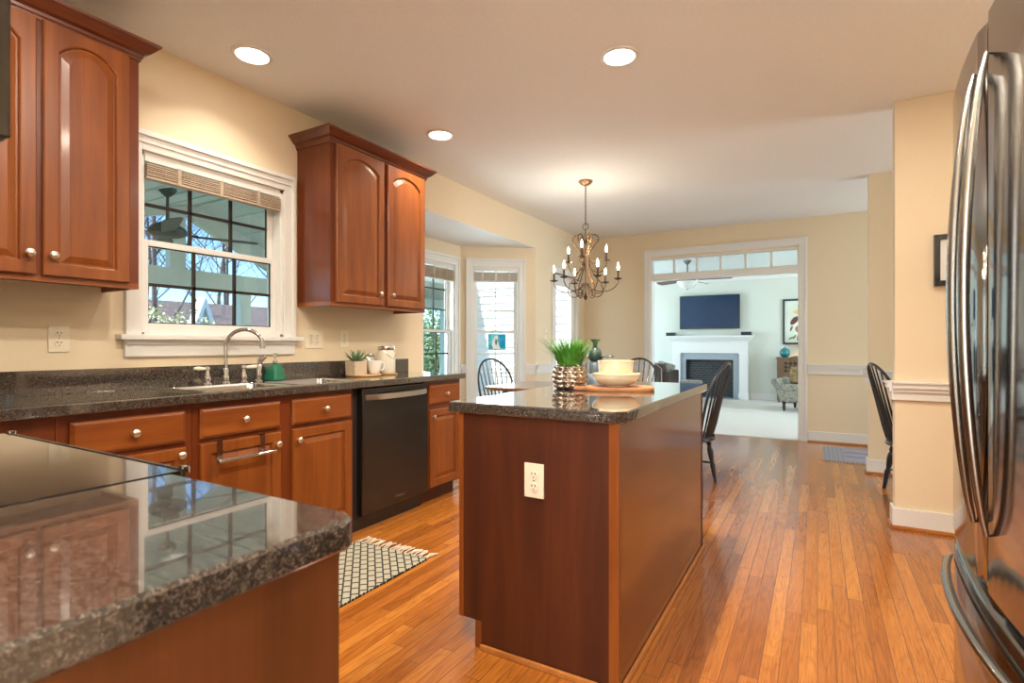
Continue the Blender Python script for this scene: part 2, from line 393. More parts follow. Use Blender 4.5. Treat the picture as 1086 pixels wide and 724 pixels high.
for nm, A, an, L, rr in (('bay_near', BA, an3, L3, [(.02, .07), (.76, L3-.02)]), ('bay_center', BB, an1, L1, [(.02, .04), (.97, L1-.02)]), ('bay_far', BC, an2, L2, [(.02, .07), (.765, L2-.01)])):
    b = B(); r = B(); b.box(.02, L-.02, -.015, 0, 0, .125)
    for u0, u1 in rr:
        if u1 > u0:
            for d, za, zb in ((.018, .79, .84), (.030, .84, .862), (.045, .862, .903)): r.box(u0, u1, -d, 0, za, zb)
    for q, n_ in ((b, 'baseboard_'+nm), (r, 'trim_'+nm)):
        o = q.build(n_, 'white', world=False); o.location = (*A, 0); o.rotation_euler = (0, 0, an); struct(o)
# corner bead stripe of the bay opening (painted return)
struct(B().box(W-.001, W+.012, 5.585, 5.635, .13, 2.285, .002).build('trim_bay_corner', 'white')) if False else None

# doorway with transom lights in the far wall
tr = thing('trim_2', 'wide white cased opening with a six-pane transom, in the far wall', 'doorway', (-1.065, FY, 0), kind='structure')
b = B()
for x0, x1 in ((-2.025, -1.945), (-.185, -.105)):
    b.box(x0, x1, FY-.02, FY, 0, 2.395, .004)
    b.box(x0+(.0 if x0 < -1 else .055), x0+(.025 if x0 < -1 else .08), FY-.032, FY-.02, 0, 2.395, .003)
b.box(-1.945, -.185, FY-.02, FY, 2.305, 2.395, .004); b.box(-2.025, -.105, FY-.034, FY-.02, 2.37, 2.395, .003)
b.build('casing', 'white', tr)
B().box(-1.95, -1.93, FY, FY+.12, 0, 2.285).box(-.20, -.18, FY, FY+.12, 0, 2.285).box(-1.93, -.20, FY, FY+.12, 2.27, 2.285).build('jamb', 'white', tr)
b = B(); b.box(-1.95, -.18, FY-.015, FY+.12, 1.99, 2.065, .004).box(-1.93, -.2, FY+.02, FY+.1, 2.065, 2.08).box(-1.93, -.2, FY+.02, FY+.1, 2.262, 2.285)
b.build('transom_bar', 'white', tr)
for i in range(7):
    x = -1.935+i*(1.74/6)
    B().box(x-.014, x+.014, FY+.03, FY+.09, 2.065, 2.28, .003).build('mullion', 'white', tr)
for i in range(6):
    x = -1.935+i*(1.74/6)
    B().box(x+.014, x+.276, FY+.055, FY+.06, 2.078, 2.265).build('pane', 'glass', tr)

# ------------------------------------------------------------------ windows
def window(n, label, A, an, u0, u1, z0, z1, cols, rows, muntin='muntin', mid=None, stool=False, cw=.075, casing_floor=True):
    """local x along the wall seen from inside, y outward"""
    root = thing('window_%d' % n, label, 'window', (A[0], A[1], 0), an, kind='structure')
    P = dict(parent=root, world=False)
    b = B(); t = z1+cw+.02
    bot = z0 if stool else z0-cw
    for a, c in ((u0-cw, u0), (u1, u1+cw)):
        b.box(a, c, -.02, 0, bot, t, .004); e = (a, a+.022) if a < u0-.001 else (c-.022, c)
        b.box(*e, -.032, -.02, bot, t, .003)
    b.box(u0, u1, -.02, 0, z1, t, .004); b.box(u0-cw, u1+cw, -.034, -.02, t-.025, t, .003); b.box(u0-cw, u1+cw, -.027, -.02, t-.06, t-.05)
    if not stool: b.box(u0, u1, -.02, 0, z0-cw, z0)
    b.build('casing', 'white', **P)
    B().box(u0, u0+.018, 0, .12, z0, z1).box(u1-.018, u1, 0, .12, z0, z1).box(u0, u1, 0, .12, z1-.018, z1).box(u0, u1, 0, .15, z0, z0+.018).build('jamb', 'white', **P)
    if stool:
        b = B(); b.box(u0-cw-.035, u1+cw+.035, -.065, .03, z0-.022, z0+.004, .006); b.build('sill', 'white', **P)
        b = B(); b.box(u0-cw, u1+cw, -.022, 0, z0-.105, z0-.022, .004).box(u0-cw, u1+cw, -.034, -.022, z0-.045, z0-.022, .003); b.build('apron', 'white', **P)
    mid = mid or (z0+z1)/2
    for (sa, sb, ya, yb, nm) in ((z0+.018, mid+.015, .035, .065, 'lower_sash'), (mid-.015, z1-.018, .072, .10, 'upper_sash')):
        st = .036; a, c = u0+.018, u1-.018
        f = B()
        f.box(a, a+st, ya, yb, sa, sb, .003).box(c-st, c, ya, yb, sa, sb, .003)
        lo = .045 if nm == 'lower_sash' else .03; hi = .03 if nm == 'lower_sash' else .04
        f.box(a+st, c-st, ya, yb, sa, sa+lo, .002).box(a+st, c-st, ya, yb, sb-hi, sb, .002)
        so = f.build(nm, 'white', **P)
        g0, g1, h0, h1 = a+st, c-st, sa+lo, sb-hi; ym = (ya+yb)/2
        B().box(g0, g1, ym-.002, ym+.002, h0, h1).build('pane', 'glass', so, world=False)
        g = B()
        for i in range(1, cols):
            x = g0+(g1-g0)*i/cols; g.box(x-.008, x+.008, ym-.007, ym+.007, h0, h1)
        for i in range(1, rows):
            z = h0+(h1-h0)*i/rows; g.box(g0, g1, ym-.007, ym+.007, z-.008, z+.008)
        g.box(g0, g0+.005, ym-.005, ym+.005, h0, h1).box(g1-.005, g1, ym-.005, ym+.005, h0, h1).box(g0, g1, ym-.005, ym+.005, h0, h0+.005).box(g0, g1, ym-.005, ym+.005, h1-.005, h1)
        g.build('muntin', muntin, so, world=False)
    return root
def blind(label, A, an, u0, u1, zt, zb, mat='blind', group=None):
    root = thing('window_blind', label, 'blind', (A[0]-math.sin(an)*0, A[1], zb), an)
    P = dict(parent=root, world=False)
    B().box(u0+.02, u1-.02, -.004, .03, zt-.03-zb, zt-zb, .002).build('headrail', 'white' , **P)
    b = B(); z = zt-.045; k = 0
    while z > zb+.012:
        b.box(u0+.022, u1-.022, -.018, .028, z-.0035-zb, z+.0015-zb, 0, Matrix.Rotation(.12*math.sin(k*2.1), 3, 'X')); z -= .0068; k += 1
    b.build('slats', mat, **P)
    B().box(u0+.022, u1-.022, -.016, .026, 0, .012, .002).build('bottom_rail', mat, **P)
    for q in (.22, .5, .78):
        x = u0+(u1-u0)*q
        B().box(x-.009, x+.009, -.020, -.0185, .002, zt-.03-zb).build('ladder_tape', mat, **P)
    return root
window(1, 'double-hung window above the kitchen sink with dark bars', (W, 0), PI/2, *KW, 3, 2, mid=1.645, stool=True)
window(2, 'center bay window with dark bars and greenery outside', BB, an1, .12, .89, .50, 2.04, 3, 3, mid=1.285)
window(3, 'angled bay window facing white siding, blue panel hanging in it', BC, an2, .14, .69, .50, 2.04, 2, 3, 'white', mid=1.285)
window(4, 'near angled bay window hidden behind the wall cabinet', BA, an3, .14, .69, .50, 2.04, 2, 3, 'white', mid=1.285)
M['blind_white'] = plain('cream_slat_blind', (.62, .57, .50), .7, scale=60, amt=.1)
blind('raised tan slat blind above the kitchen sink window', (W, 0), PI/2, KW[0], KW[1], 2.072, 1.955)
blind('raised tan slat blind in the center bay window', BB, an1, .12, .89, 2.02, 1.85)
blind('raised pale slat blind in the angled bay window over the blue panel', BC, an2, .14, .69, 2.02, 1.865, 'blind_white')
# blue stained-glass panel with a white bird
def onseg(A, an, u, v, z): return (A[0]+math.cos(an)*u-math.sin(an)*v, A[1]+math.sin(an)*u+math.cos(an)*v, z)
sc = thing('stained_glass_panel', 'small square blue and turquoise stained-glass panel hanging in the angled bay window', 'sun catcher', onseg(BC, an2, .43, .018, 1.07), an2)
M['sc_blue'] = realglass('turquoise_glass', (.03, .50, .75), .3); M['sc_pale'] = realglass('pale_aqua_glass', (.45, .85, .90), .3); M['sc_white'] = plain('white_opal_glass', (.85, .9, .9), .3)
B().box(-.105, .105, -.003, .003, 0, .188).build('background_glass', plain('turquoise_opal', (.10, .55, .72), .3, scale=14, amt=.5), sc, world=False)
b = B(); b.prism([(-.045, .012), (-.06, .06), (-.048, .12), (-.022, .165), (.002, .172), (.012, .15), (.006, .11), (.022, .06), (.045, .012)], 'y', -.0055, -.003); b.build('white_bird', 'sc_white', sc, world=False)
b = B(); b.prism([(-.012, .05), (-.026, .09), (-.016, .13), (.002, .12), (.004, .08)], 'y', -.0075, -.0055); b.build('dark_wing', 'bluegrey', sc, world=False)
b = B(); b.prism([(.02, .03), (.035, .11), (.02, .185), (.10, .185), (.10, .02)], 'y', -.0045, -.003); b.build('blue_wave', plain('deep_turquoise', (.01, .36, .62), .25, scale=20, amt=.3), sc, world=False)
b = B(); b.tube([(-.09, 0, .188), (0, 0, .232), (.09, 0, .188)], .0015, 5); b.build('hanging_cord', 'hole', sc, world=False)
for u, z in ((.275, 1.42), (.275, 1.385)): pass
b = B(); b.sphere((0, 0, .04), .006); b.sphere((0, 0, 0), .008); b.cyl((0, 0, 0), (0, 0, .66), .001, n=4)
p = b.build('blind_cord', 'board', world=False); p.location = onseg(BC, an2, .27, .005, 1.385); tag(p, 'blind cord with two small wooden beads in the angled bay window', 'cord')

# glazed back door
dr = thing('door_1', 'white glazed back door beside the bay', 'door', (W-.04, 6.45, 0), kind='structure')
b = B(); b.box(W-.045, W-.012, 6.115, 6.20, .01, 2.04, .003).box(W-.045, W-.012, 6.69, 6.785, .01, 2.04, .003).box(W-.045, W-.012, 6.20, 6.69, 1.90, 2.04).box(W-.045, W-.012, 6.20, 6.69, .01, .28)
b.build('door_leaf', 'white', dr)
B().box(W-.030, W-.026, 6.20, 6.69, .28, 1.90).build('pane', 'glass', dr)
for z in (.3, 1.05, 1.78): B().cyl((W-.02, 6.793, z-.045), (W-.02, 6.793, z+.045), .008).build('hinge', 'black', dr)
B().cyl((W-.03, 6.16, .95), (W+.02, 6.16, .95), .022).sphere((W+.035, 6.16, .95), .028).build('door_knob', 'nickel', dr)
b = B(); b.box(W, W+.02, 6.03, 6.10, 0, 2.12, .004).box(W, W+.02, 6.80, 6.87, 0, 2.12, .004).box(W, W+.02, 6.10, 6.80, 2.05, 2.12, .004)
b.build('casing', 'white', dr)
B().box(W-.05, W, 6.10, 6.112, 0, 2.05).box(W-.05, W, 6.788, 6.80, 0, 2.05).box(W-.05, W, 6.10, 6.80, 2.04, 2.05).build('jamb', 'white', dr)
b = B(); b.tube([(W+.03, 6.05, 2.035), (W+.045, 6.4, 2.035), (W+.03, 6.86, 2.02)], .006, 6).cyl((W+.02, 6.06, 2.035), (W+.032, 6.06, 2.035), .012).cyl((W+.02, 6.84, 2.022), (W+.032, 6.84, 2.022), .012)
tag(b.build('curtain_rod', 'black'), 'thin dark rod across the top of the glazed back door', 'rod')

# ------------------------------------------------------------------ outlets and switches
def outlet(label, loc, rz, gangs=1, kind='outlet', group=None, horiz=False):
    """local: plate in x-z, facing -y"""
    r = thing('wall_outlet' if kind == 'outlet' else 'light_switch', label, 'outlet' if kind == 'outlet' else 'switch', loc, rz, group)
    P = dict(parent=r, world=False); w_ = .038 if gangs == 1 else .072
    B().box(-w_, w_, -.006, 0, -.06, .06, .003).build('cover_plate', 'ivory', **P)
    for g in range(gangs):
        x = 0 if gangs == 1 else (-.024 if g == 0 else .024)
        if kind == 'outlet' or g == 1:
            b = B()
            for z in (-.021, .021): b.prism([(x+.0165*math.cos(a)*1, z+.0155*math.sin(a)) for a in [2*PI*i/16 for i in range(16)]], 'y', -.009, -.006)
            b.build('receptacle', 'ivory', **P)
            b = B()
            for z in (-.021, .021): b.box(x-.008, x-.005, -.0095, -.009, z, z+.009).box(x+.005, x+.008, -.0095, -.009, z+.001, z+.008).box(x-.002, x+.002, -.0095, -.009, z-.010, z-.006)
            b.box(x-.002, x+.002, -.0075, -.006, -.002, .002)
            b.build('slots', 'hole', **P)
        else:
            B().box(x-.006, x+.006, -.018, -.006, -.012, .014, .002).build('toggle', 'ivory', **P)
    return r
outlet('double outlet on the wall under the left wall cabinet', (W, 1.035, 1.155), PI/2)
outlet('double-gang switch and outlet plate right of the sink window', (W, 2.40, 1.165), PI/2, 2)
outlet('shaded outlet on the wall above the round wooden tray', (W, 2.66, 1.17), PI/2)
outlet('ivory outlet on the dark end panel of the island', (-.861, 1.658, .652), 0)
outlet('small switch plate beside the glazed back door', (W, 5.86, 1.265), PI/2, kind='switch')

# ------------------------------------------------------------------ cabinets
def door_front(b_frame, y0, y1, z0, z1, xf, th=.02, arch=0, fr=.046, flat=False):
    """raised panel door whose front faces +X at xf; all in one mesh"""
    K = 12
    def loop(i, x, outer=False):
        a, c, lo = y0+i, y1-i, z0+i; hw = (c-a)/2; pts = [(a, lo), (c, lo)]
        for k in range(K+1):
            t = 1-2*k/K; yy = (a+c)/2+hw*t
            if outer or not arch: zz = z1-i
            else: zz = z1-i-arch*(1-math.sqrt(max(0, 1-(t*.70)**2)))/(1-math.sqrt(1-.70**2))
            pts.append((yy, zz))
        return [(x, p[0], p[1]) for p in pts]
    L = [loop(0, xf-th, True), loop(0, xf-.004, True), loop(.004, xf, True)]
    if flat:
        b_frame.loops([loop(0, xf-th, True), loop(0, xf-.009, True), loop(.007, xf-.004, True), loop(.013, xf, True)], True, True)
    else:
        L += [loop(fr, xf), loop(fr+.004, xf-.003), loop(fr+.007, xf-.011), loop(fr+.013, xf-.011), loop(fr+.036, xf-.003), loop(fr+.038, xf-.002)]
        b_frame.loops(L, True, True)
    return b_frame
def knob(parent, x, y, z):
    B().lathe([(.007, 0), (.006, .012), (.010, .016), (.0155, .021), (.0155, .026), (.009, .031), (.001, .032)], (x, y, z), 14, 'x').build('knob', 'nickel', parent, smooth=True)
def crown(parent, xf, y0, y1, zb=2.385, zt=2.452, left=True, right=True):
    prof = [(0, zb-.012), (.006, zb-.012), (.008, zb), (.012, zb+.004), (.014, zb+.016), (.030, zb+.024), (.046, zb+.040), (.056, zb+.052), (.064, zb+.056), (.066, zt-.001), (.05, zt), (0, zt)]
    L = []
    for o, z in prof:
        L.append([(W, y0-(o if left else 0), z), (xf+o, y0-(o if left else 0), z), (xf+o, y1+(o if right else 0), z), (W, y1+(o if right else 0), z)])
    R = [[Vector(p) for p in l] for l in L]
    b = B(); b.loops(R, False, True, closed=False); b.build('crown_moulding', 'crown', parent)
def upper_cab(label, y0, y1, doors, knobs):
    c = thing('wall_cabinet', label, 'cabinet', (W, (y0+y1)/2, 1.372)); xf = W+.305
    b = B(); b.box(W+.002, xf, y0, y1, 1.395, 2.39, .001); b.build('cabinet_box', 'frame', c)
    b = B(); b.box(xf-.018, xf, y0, y1, 1.372, 1.396).box(W+.002, xf-.018, y0, y0+.016, 1.372, 1.396).box(W+.002, xf-.018, y1-.016, y1, 1.372, 1.396)
    b.build('bottom_rail', 'cherry_y', c)
    for (a, d), (ky, kz) in zip(doors, knobs):
        b = B(); door_front(b, a, d, 1.395, 2.375, xf+.021, arch=.056); o = b.build('door', 'cherry', c)
        knob(o, xf+.021, ky, kz)
    crown(c, xf, y0, y1)
    return c
upper_cab('cherry wall cabinet right of the sink window, arched doors and crown', 2.271, 3.178, [(2.306, 2.722), (2.758, 3.150)], [(2.672, 1.473), (2.790, 1.473)])
upper_cab('cherry wall cabinet left of the sink window, cut by the photo edge', .50, 1.211, [(.54, .852), (.872, 1.168)], [(.826, 1.473), (.898, 1.473)])
c = upper_cab('cherry corner wall cabinet left of the sink window cabinet', -.13, .498, [(.06, .46)], [(.43, 1.473)])

XF = -2.375
def base_cab(label, y0, y1, fronts, name='base_cabinet', end=False):
    c = thing(name, label, 'cabinet', (W+.27, (y0+y1)/2, 0))
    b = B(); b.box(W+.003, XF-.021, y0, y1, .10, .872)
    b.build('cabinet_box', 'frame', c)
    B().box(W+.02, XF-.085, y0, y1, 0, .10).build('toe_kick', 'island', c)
    for kind, a, d, za, zb, ks in fronts:
        b = B()
        door_front(b, a, d, za, zb, XF, flat=(kind == 'drawer'))
        o = b.build(kind, 'cherry_y' if kind == 'drawer' else 'cherry', c)
        for ky, kz in ks: knob(o, XF, ky, kz)
    return c
DZ = (.706, .842); ZZ = (.115, .684)
base_cab('cherry corner base cabinet behind the range top', .40, .845, [('door', .56, .80, *ZZ, [])])
base_cab('cherry base cabinet left of the sink base, wide drawer', .847, 1.33, [('drawer', .885, 1.298, *DZ, [(1.092, .775)]), ('door', .885, 1.298, *ZZ, [(1.27, .655)])])
base_cab('cherry sink base cabinet with two drawer fronts and two doors', 1.332, 2.268, [('drawer', 1.36, 1.770, *DZ, [(1.565, .775)]), ('drawer', 1.84, 2.246, *DZ, [(2.045, .775)]),
         ('door', 1.36, 1.770, *ZZ, [(1.742, .628)]), ('door', 1.84, 2.246, *ZZ, [(1.868, .628)])])
base_cab('cherry base cabinet at the end of the run, right of the dishwasher', 2.945, 3.36, [('drawer', 2.975, 3.338, .70, .842, [(3.155, .772)]), ('door', 2.975, 3.338, .115, .665, [(3.00, .615)])])
# over-door towel bar
tb = thing('towel_bar', 'steel over-door towel bar hooked on the sink cabinet door', 'towel bar', (XF+.03, 1.58, .60))
for y in (1.445, 1.662):
    B().box(XF-.001, XF+.004, y-.013, y+.013, .598, .689).box(XF-.021, XF+.004, y-.013, y+.013, .6855, .689).box(XF+.004, XF+.040, y-.010, y+.010, .598, .604).build('hook', 'steel', tb)
B().cyl((XF+.040, 1.425, .602), (XF+.040, 1.705, .602), .007).sphere((XF+.040, 1.425, .602), .009).sphere((XF+.040, 1.705, .602), .009).build('bar', 'chrome', tb, smooth=True)

# countertop, splash
CT0, CT1 = .872, .911
ct = thing('countertop', 'speckled dark granite countertop running under the sink window', 'countertop', (-2.62, 1.6, CT0))
b = B(); SX0, SX1, SY0, SY1 = -2.760, -2.390, 1.405, 2.345
b.box(W+.001, SX0, .495, 3.377, CT0, CT1).box(SX1, -2.362, .495, 3.377, CT0, CT1).box(SX0, SX1, .495, SY0, CT0, CT1).box(SX0, SX1, SY1, 3.377, CT0, CT1)
b.box(-2.364, -2.352, .495, 3.377, CT0, CT1, .004)
b.box(W+.001, -1.712, -.139, .494, CT0, CT1)
b.build('slab', 'granite', ct)
B().box(W+.001, W+.020, -.12, 3.32, CT1, 1.018, .002).box(W+.02, -1.712, -.139, -.12, CT1, 1.018, .002).build('backsplash', 'granite', ct)
# sink
sk = thing('kitchen_sink', 'double-bowl stainless drop-in sink under the window', 'sink', (-2.615, 1.885, CT1))
b = B(); rim = CT1+.006
xo0, xo1, yo0, yo1 = -2.868, -2.368, 1.375, 2.375
bowls = [(-2.745, -2.398, 1.415, 1.865), (-2.745, -2.398, 1.905, 2.335)]
def rrect(x0, x1, y0, y1, r, z, n=5):
    P = []
    for cx, cy, a in ((x1-r, y1-r, 0), (x0+r, y1-r, PI/2), (x0+r, y0+r, PI), (x1-r, y0+r, 1.5*PI)):
        for i in range(n+1): P.append((cx+r*math.cos(a+PI/2*i/n), cy+r*math.sin(a+PI/2*i/n), z))
    return P
xs = sorted({xo0, xo1, bowls[0][0], bowls[0][1]})
b.box(xo0, bowls[0][0], yo0, yo1, CT1, rim, .003).box(bowls[0][1], xo1, yo0, yo1, CT1, rim, .003)
for y0, y1 in ((yo0, bowls[0][2]), (bowls[0][3], bowls[1][2]), (bowls[1][3], yo1)): b.box(bowls[0][0]-.001, bowls[0][1]+.001, y0, y1, CT1, rim-.0004)
b.build('rim', 'steel', sk)
for q in bowls:
    b = B(); b.loops([rrect(*q, .03, rim), rrect(q[0]+.006, q[1]-.006, q[2]+.006, q[3]-.006, .04, rim-.012), rrect(q[0]+.012, q[1]-.012, q[2]+.012, q[3]-.012, .05, rim-.155), rrect(q[0]+.05, q[1]-.05, q[2]+.05, q[3]-.05, .05, rim-.175)], False, True)
    o = b.build('bowl', 'steel', sk, smooth=True)
    B().lathe([(.04, 0), (.038, .003), (.02, .001), (.001, .001)], ((q[0]+q[1])/2, (q[2]+q[3])/2, rim-.175), 16).build('drain', 'chrome', o)
# faucet set
fx = -2.795
fa = thing('kitchen_faucet', 'chrome bridge-style gooseneck faucet with porcelain lever handles', 'faucet', (fx, 1.74, rim))
fb = [(.026, 0), (.026, .008), (.015, .014), (.019, .035), (.013, .052), (.017, .07), (.012, .085)]
B().lathe(fb, (fx, 1.735, rim), 16).build('base', 'chrome', fa, smooth=True)
pts = [(0, .08), (0, .20)] + [(.095-.095*math.cos(PI*i/14), .20+.095*math.sin(PI*i/14)) for i in range(1, 13)]
e = pts[-1]; pts += [(e[0]+.003, e[1]-.018), (e[0]+.004, e[1]-.034)]
D = Vector((.72, .69, 0)); O = Vector((fx, 1.735, rim))
B().tube([O+D*p[0]+Vector((0, 0, p[1])) for p in pts], .0105, 10).build('spout', 'chrome', fa, smooth=True)
q = O+D*pts[-1][0]+Vector((0, 0, pts[-1][1])); B().cyl(q+Vector((0, 0, .004)), q-Vector((0, 0, .016)), .015, n=14).build('spout_tip', 'chrome', fa, smooth=True)
for y, sg in ((1.635, -1), (1.84, 1)):
    h = B().lathe([(.024, 0), (.024, .006), (.014, .012), (.020, .032), (.012, .055), (.009, .075), (.014, .082), (.012, .094), (.003, .097)], (fx, y, rim), 14).build('handle', 'chrome', fa, smooth=True)
    B().tube([(fx, y+sg*.012, rim+.086), (fx+.005, y+sg*.03, rim+.087), (fx+.010, y+sg*.055, rim+.089), (fx+.014, y+sg*.078, rim+.089)], .01, 10, [.006, .009, .0105, .006]).build('lever', 'porcelain', h, smooth=True)
sp = tag(B().lathe([(.026, 0), (.026, .006), (.015, .014), (.020, .04), (.015, .06), (.020, .09), (.014, .10)], (0, 0, 0), 14).tube([(0, 0, .098), (.004, .004, .118), (.014, .012, .135), (.03, .024, .148)], .012, 10, [.012, .016, .017, .010]).build('side_sprayer', 'chrome', smooth=True, world=False), 'chrome side sprayer between the faucet and the green soap bottle', 'sprayer')
sp.location = (fx+.01, 1.925, rim)
so = thing('soap_dispenser', 'green glass soap dispenser with a metal pump, right of the faucet', 'soap dispenser', (fx+.005, 2.035, rim))
M['green_glass'] = plain('green_soap_glass', (.004, .16, .085), .12, coat=.8, amt=.2)
b = B(); L = []
for w_, z in ((.046, 0), (.052, .006), (.050, .03), (.040, .075), (.028, .092), (.014, .098), (.013, .106)): L.append(rrect(-w_, w_, -w_*.8, w_*.8, min(w_*.4, .012), z, 3))
b.loops(L, True, True); b.build('bottle', 'green_glass', so, smooth=True, world=False)
b = B().lathe([(.016, .106), (.016, .118), (.006, .121), (.005, .150), (.012, .152), (.012, .162), (.002, .164)], (0, 0, 0), 12).tube([(0, 0, .157), (.02, -.02, .157), (.03, -.03, .151)], .005, 8)
b.build('pump', 'chrome', so, smooth=True, world=False)

# dishwasher
dw = thing('dishwasher', 'black stainless dishwasher with a bowed bar handle', 'dishwasher', (-2.6, 2.61, 0))
B().box(W+.02, XF-.03, 2.275, 2.94, .08, .868).build('tub', 'dark_gap', dw)
dd = B().box(XF-.03, XF+.012, 2.312, 2.932, .100, .862, .005).build('door_panel', 'dwdoor', dw)
B().box(W+.1, XF-.045, 2.29, 2.93, .0, .10).build('toe_panel', 'black', dw)
hb = B(); L = []
for i in range(17):
    t = -1+2*i/16; y = 2.622+t*.285; x = XF+.014+.042*(1-t*t)**.6
    L.append([(x, y, .792), (x+.010, y, .795), (x+.010, y, .825), (x, y, .828)])
hb.loops(L, True, True); hb.build('handle', 'nickel', dd, smooth=True)
def text(s, loc, rot, size, mat, parent=None, name='lettering', ext=.0006):
    cu = bpy.data.curves.new(name, 'FONT'); cu.body = s; cu.size = size; cu.extrude = ext; cu.align_x = 'CENTER'; cu.align_y = 'CENTER'; cu.shear = .35
    o = bpy.data.objects.new(name, cu); COL.objects.link(o); bpy.context.view_layer.update()
    me = bpy.data.meshes.new_from_object(o); bpy.data.objects.remove(o)
    me.name = name; o = bpy.data.objects.new(name, me); COL.objects.link(o); me.materials.clear(); me.materials.append(M[mat])
    o.location = loc; o.rotation_euler = rot
    if parent is not None:
        r = parent
        while r.parent is not None: r = r.parent
        o.parent = parent; o.location = Vector(loc)-r.location
    return o
text('Whirlpool', (XF+.0125, 2.645, .150), (PI/2, 0, PI/2), .022, 'steel', dd, 'brand_lettering')

# ------------------------------------------------------------------ range counter in the foreground
rc = thing('base_cabinet', 'cherry base cabinet end right beside the range, in the foreground', 'cabinet', (-.73, .16, 0))
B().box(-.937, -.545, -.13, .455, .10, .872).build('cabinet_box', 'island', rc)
B().box(-.545, -.525, -.13, .475, 0, .872, .002).build('end_panel', wood('brown_cherry_panel', (.055, .017, .004), (.12, .038, .009), (.17, .058, .014), 'z', .45, .1, .7), rc)
B().box(-.937, -.545, .452, .474, .10, .872, .002).build('face_frame', 'cherry', rc)
b = B(); r = .022
b.loops([[(x, y, z) for x, y, _ in ([(-.94, -.139, 0), (-.507-i_, -.139, 0)] + [(a, c_, 0) for a, c_ in arc(-.505-r, .49-r, r-i_, 0, PI/2, 6)] + [(-.94, .49-i_, 0)])] for z, i_ in ((CT0, .003), (CT0+.004, 0), (CT1-.005, 0), (CT1, .004))], True, True)
o = b.build('countertop', 'granite'); tag(o, 'speckled granite countertop corner in the close foreground', 'countertop')
rg = thing('cooking_range', 'glass-top cooking range beside the foreground countertop', 'range', (-1.325, .2, 0))
B().box(-1.70, -.95, -.13, .46, .0, .895).build('body', 'steel', rg)
ck = B().box(-1.708, -.942, -.135, .505, .900, .9128, .001).build('glass_cooktop', 'cooktop', rg)
b = B(); b.box(-1.709, -.941, .505, .514, .895, .9145, .003)
b.build('trim_strip', 'dwdoor', rg)
for x in (-.951, -1.699): B().box(x-.008, x+.008, .508, .522, .904, .918, .003).build('corner_cap', 'chrome', rg)
dv = B().box(-1.69, -.955, .46, .498, .16, .78, .004).build('oven_door', 'steel', rg)
B().box(-1.60, -1.04, .498, .502, .30, .62).build('oven_window', 'cooktop', dv)
B().cyl((-1.65, .54, .735), (-.995, .54, .735), .011).cyl((-1.63, .498, .735), (-1.63, .54, .735), .008).cyl((-1.015, .498, .735), (-1.015, .54, .735), .008).build('oven_handle', 'steel', dv, smooth=True)
for k in range(5): B().lathe([(.021, 0), (.021, .012), (.017, .030), (.001, .031)], (-1.62+k*.148, .46, .84), 16, 'y').build('control_knob', 'steel', rg, smooth=True)
# microwave over the range (its corner shows top left)
mw = thing('microwave', 'black microwave corner at the top left edge of the photo', 'microwave', (-1.32, .05, 1.385))
B().box(-1.70, -.925, -.138, .262, 1.385, 1.80, .004).build('case', 'dwdoor', mw)
B().box(-1.70, -1.10, .262, .285, 1.40, 1.79, .004).build('door_panel', 'cooktop', mw)
B().box(-1.095, -.925, .262, .28, 1.40, 1.79, .003).build('control_panel', 'dwdoor', mw)
B().tube([(-1.12, .284, 1.75), (-1.12, .32, 1.72), (-1.12, .325, 1.6), (-1.12, .32, 1.47), (-1.12, .284, 1.44)], .011, 10).build('handle', 'steel', mw, smooth=True)
B().box(-1.70, -.93, -.138, .266, 1.598, 1.606).build('steel_band', 'steel', mw)

# ------------------------------------------------------------------ island
isl = thing('kitchen_island', 'cherry kitchen island with a dark granite top', 'island', (-.87, 2.37, 0))
ix0, ix1, iy0, iy1 = -1.183, -.556, 1.658, 3.085
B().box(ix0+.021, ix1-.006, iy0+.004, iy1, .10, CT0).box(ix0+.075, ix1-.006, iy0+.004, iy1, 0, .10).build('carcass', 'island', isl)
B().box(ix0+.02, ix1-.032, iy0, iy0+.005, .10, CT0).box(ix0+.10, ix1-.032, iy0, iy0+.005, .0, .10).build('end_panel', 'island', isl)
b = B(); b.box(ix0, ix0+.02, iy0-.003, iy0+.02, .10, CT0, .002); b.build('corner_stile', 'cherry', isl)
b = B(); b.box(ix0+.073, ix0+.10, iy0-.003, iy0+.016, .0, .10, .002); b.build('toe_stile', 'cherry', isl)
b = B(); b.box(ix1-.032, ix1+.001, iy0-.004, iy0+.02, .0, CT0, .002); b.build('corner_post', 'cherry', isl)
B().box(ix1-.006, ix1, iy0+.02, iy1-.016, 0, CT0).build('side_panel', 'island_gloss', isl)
B().box(ix1-.02, ix1+.003, iy1-.016, iy1+.003, 0, CT0, .002).build('rear_post', 'island', isl)
for k in range(2):
    y0 = iy0+.03+k*.70
    # doors and drawers of the side facing the sink
    for za, zb, nm in ((.706, .842, 'drawer'), (.115, .684, 'door')):
        b = B(); door_front(b, -(ix0), -(ix0)+1, 0, 1, 0) if False else None
        b.box(ix0+.001, ix0+.021, y0, y0+.67, za, zb, .005); o = b.build(nm, 'cherry', isl)
        B().lathe([(.007, 0), (.006, -.012), (.0155, -.021), (.0155, -.026), (.001, -.032)], (ix0+.001, y0+.335 if nm == 'drawer' else y0+.62, (za+zb)/2 if nm == 'drawer' else .63), 12, 'x').build('knob', 'nickel', o, smooth=True)
cx = .035
outl = lambda i, z: [(-1.225+i, 1.645+i, z), (-.535-cx, 1.645+i, z), (-.535-i, 1.645+cx, z), (-.535-i, 3.12-i, z), (-1.225+i, 3.12-i, z)]
b = B(); b.loops([outl(.003, CT0), outl(0, CT0+.004), outl(0, CT1-.005), outl(.004, CT1)], True, True); b.build('granite_top', 'granite', isl)
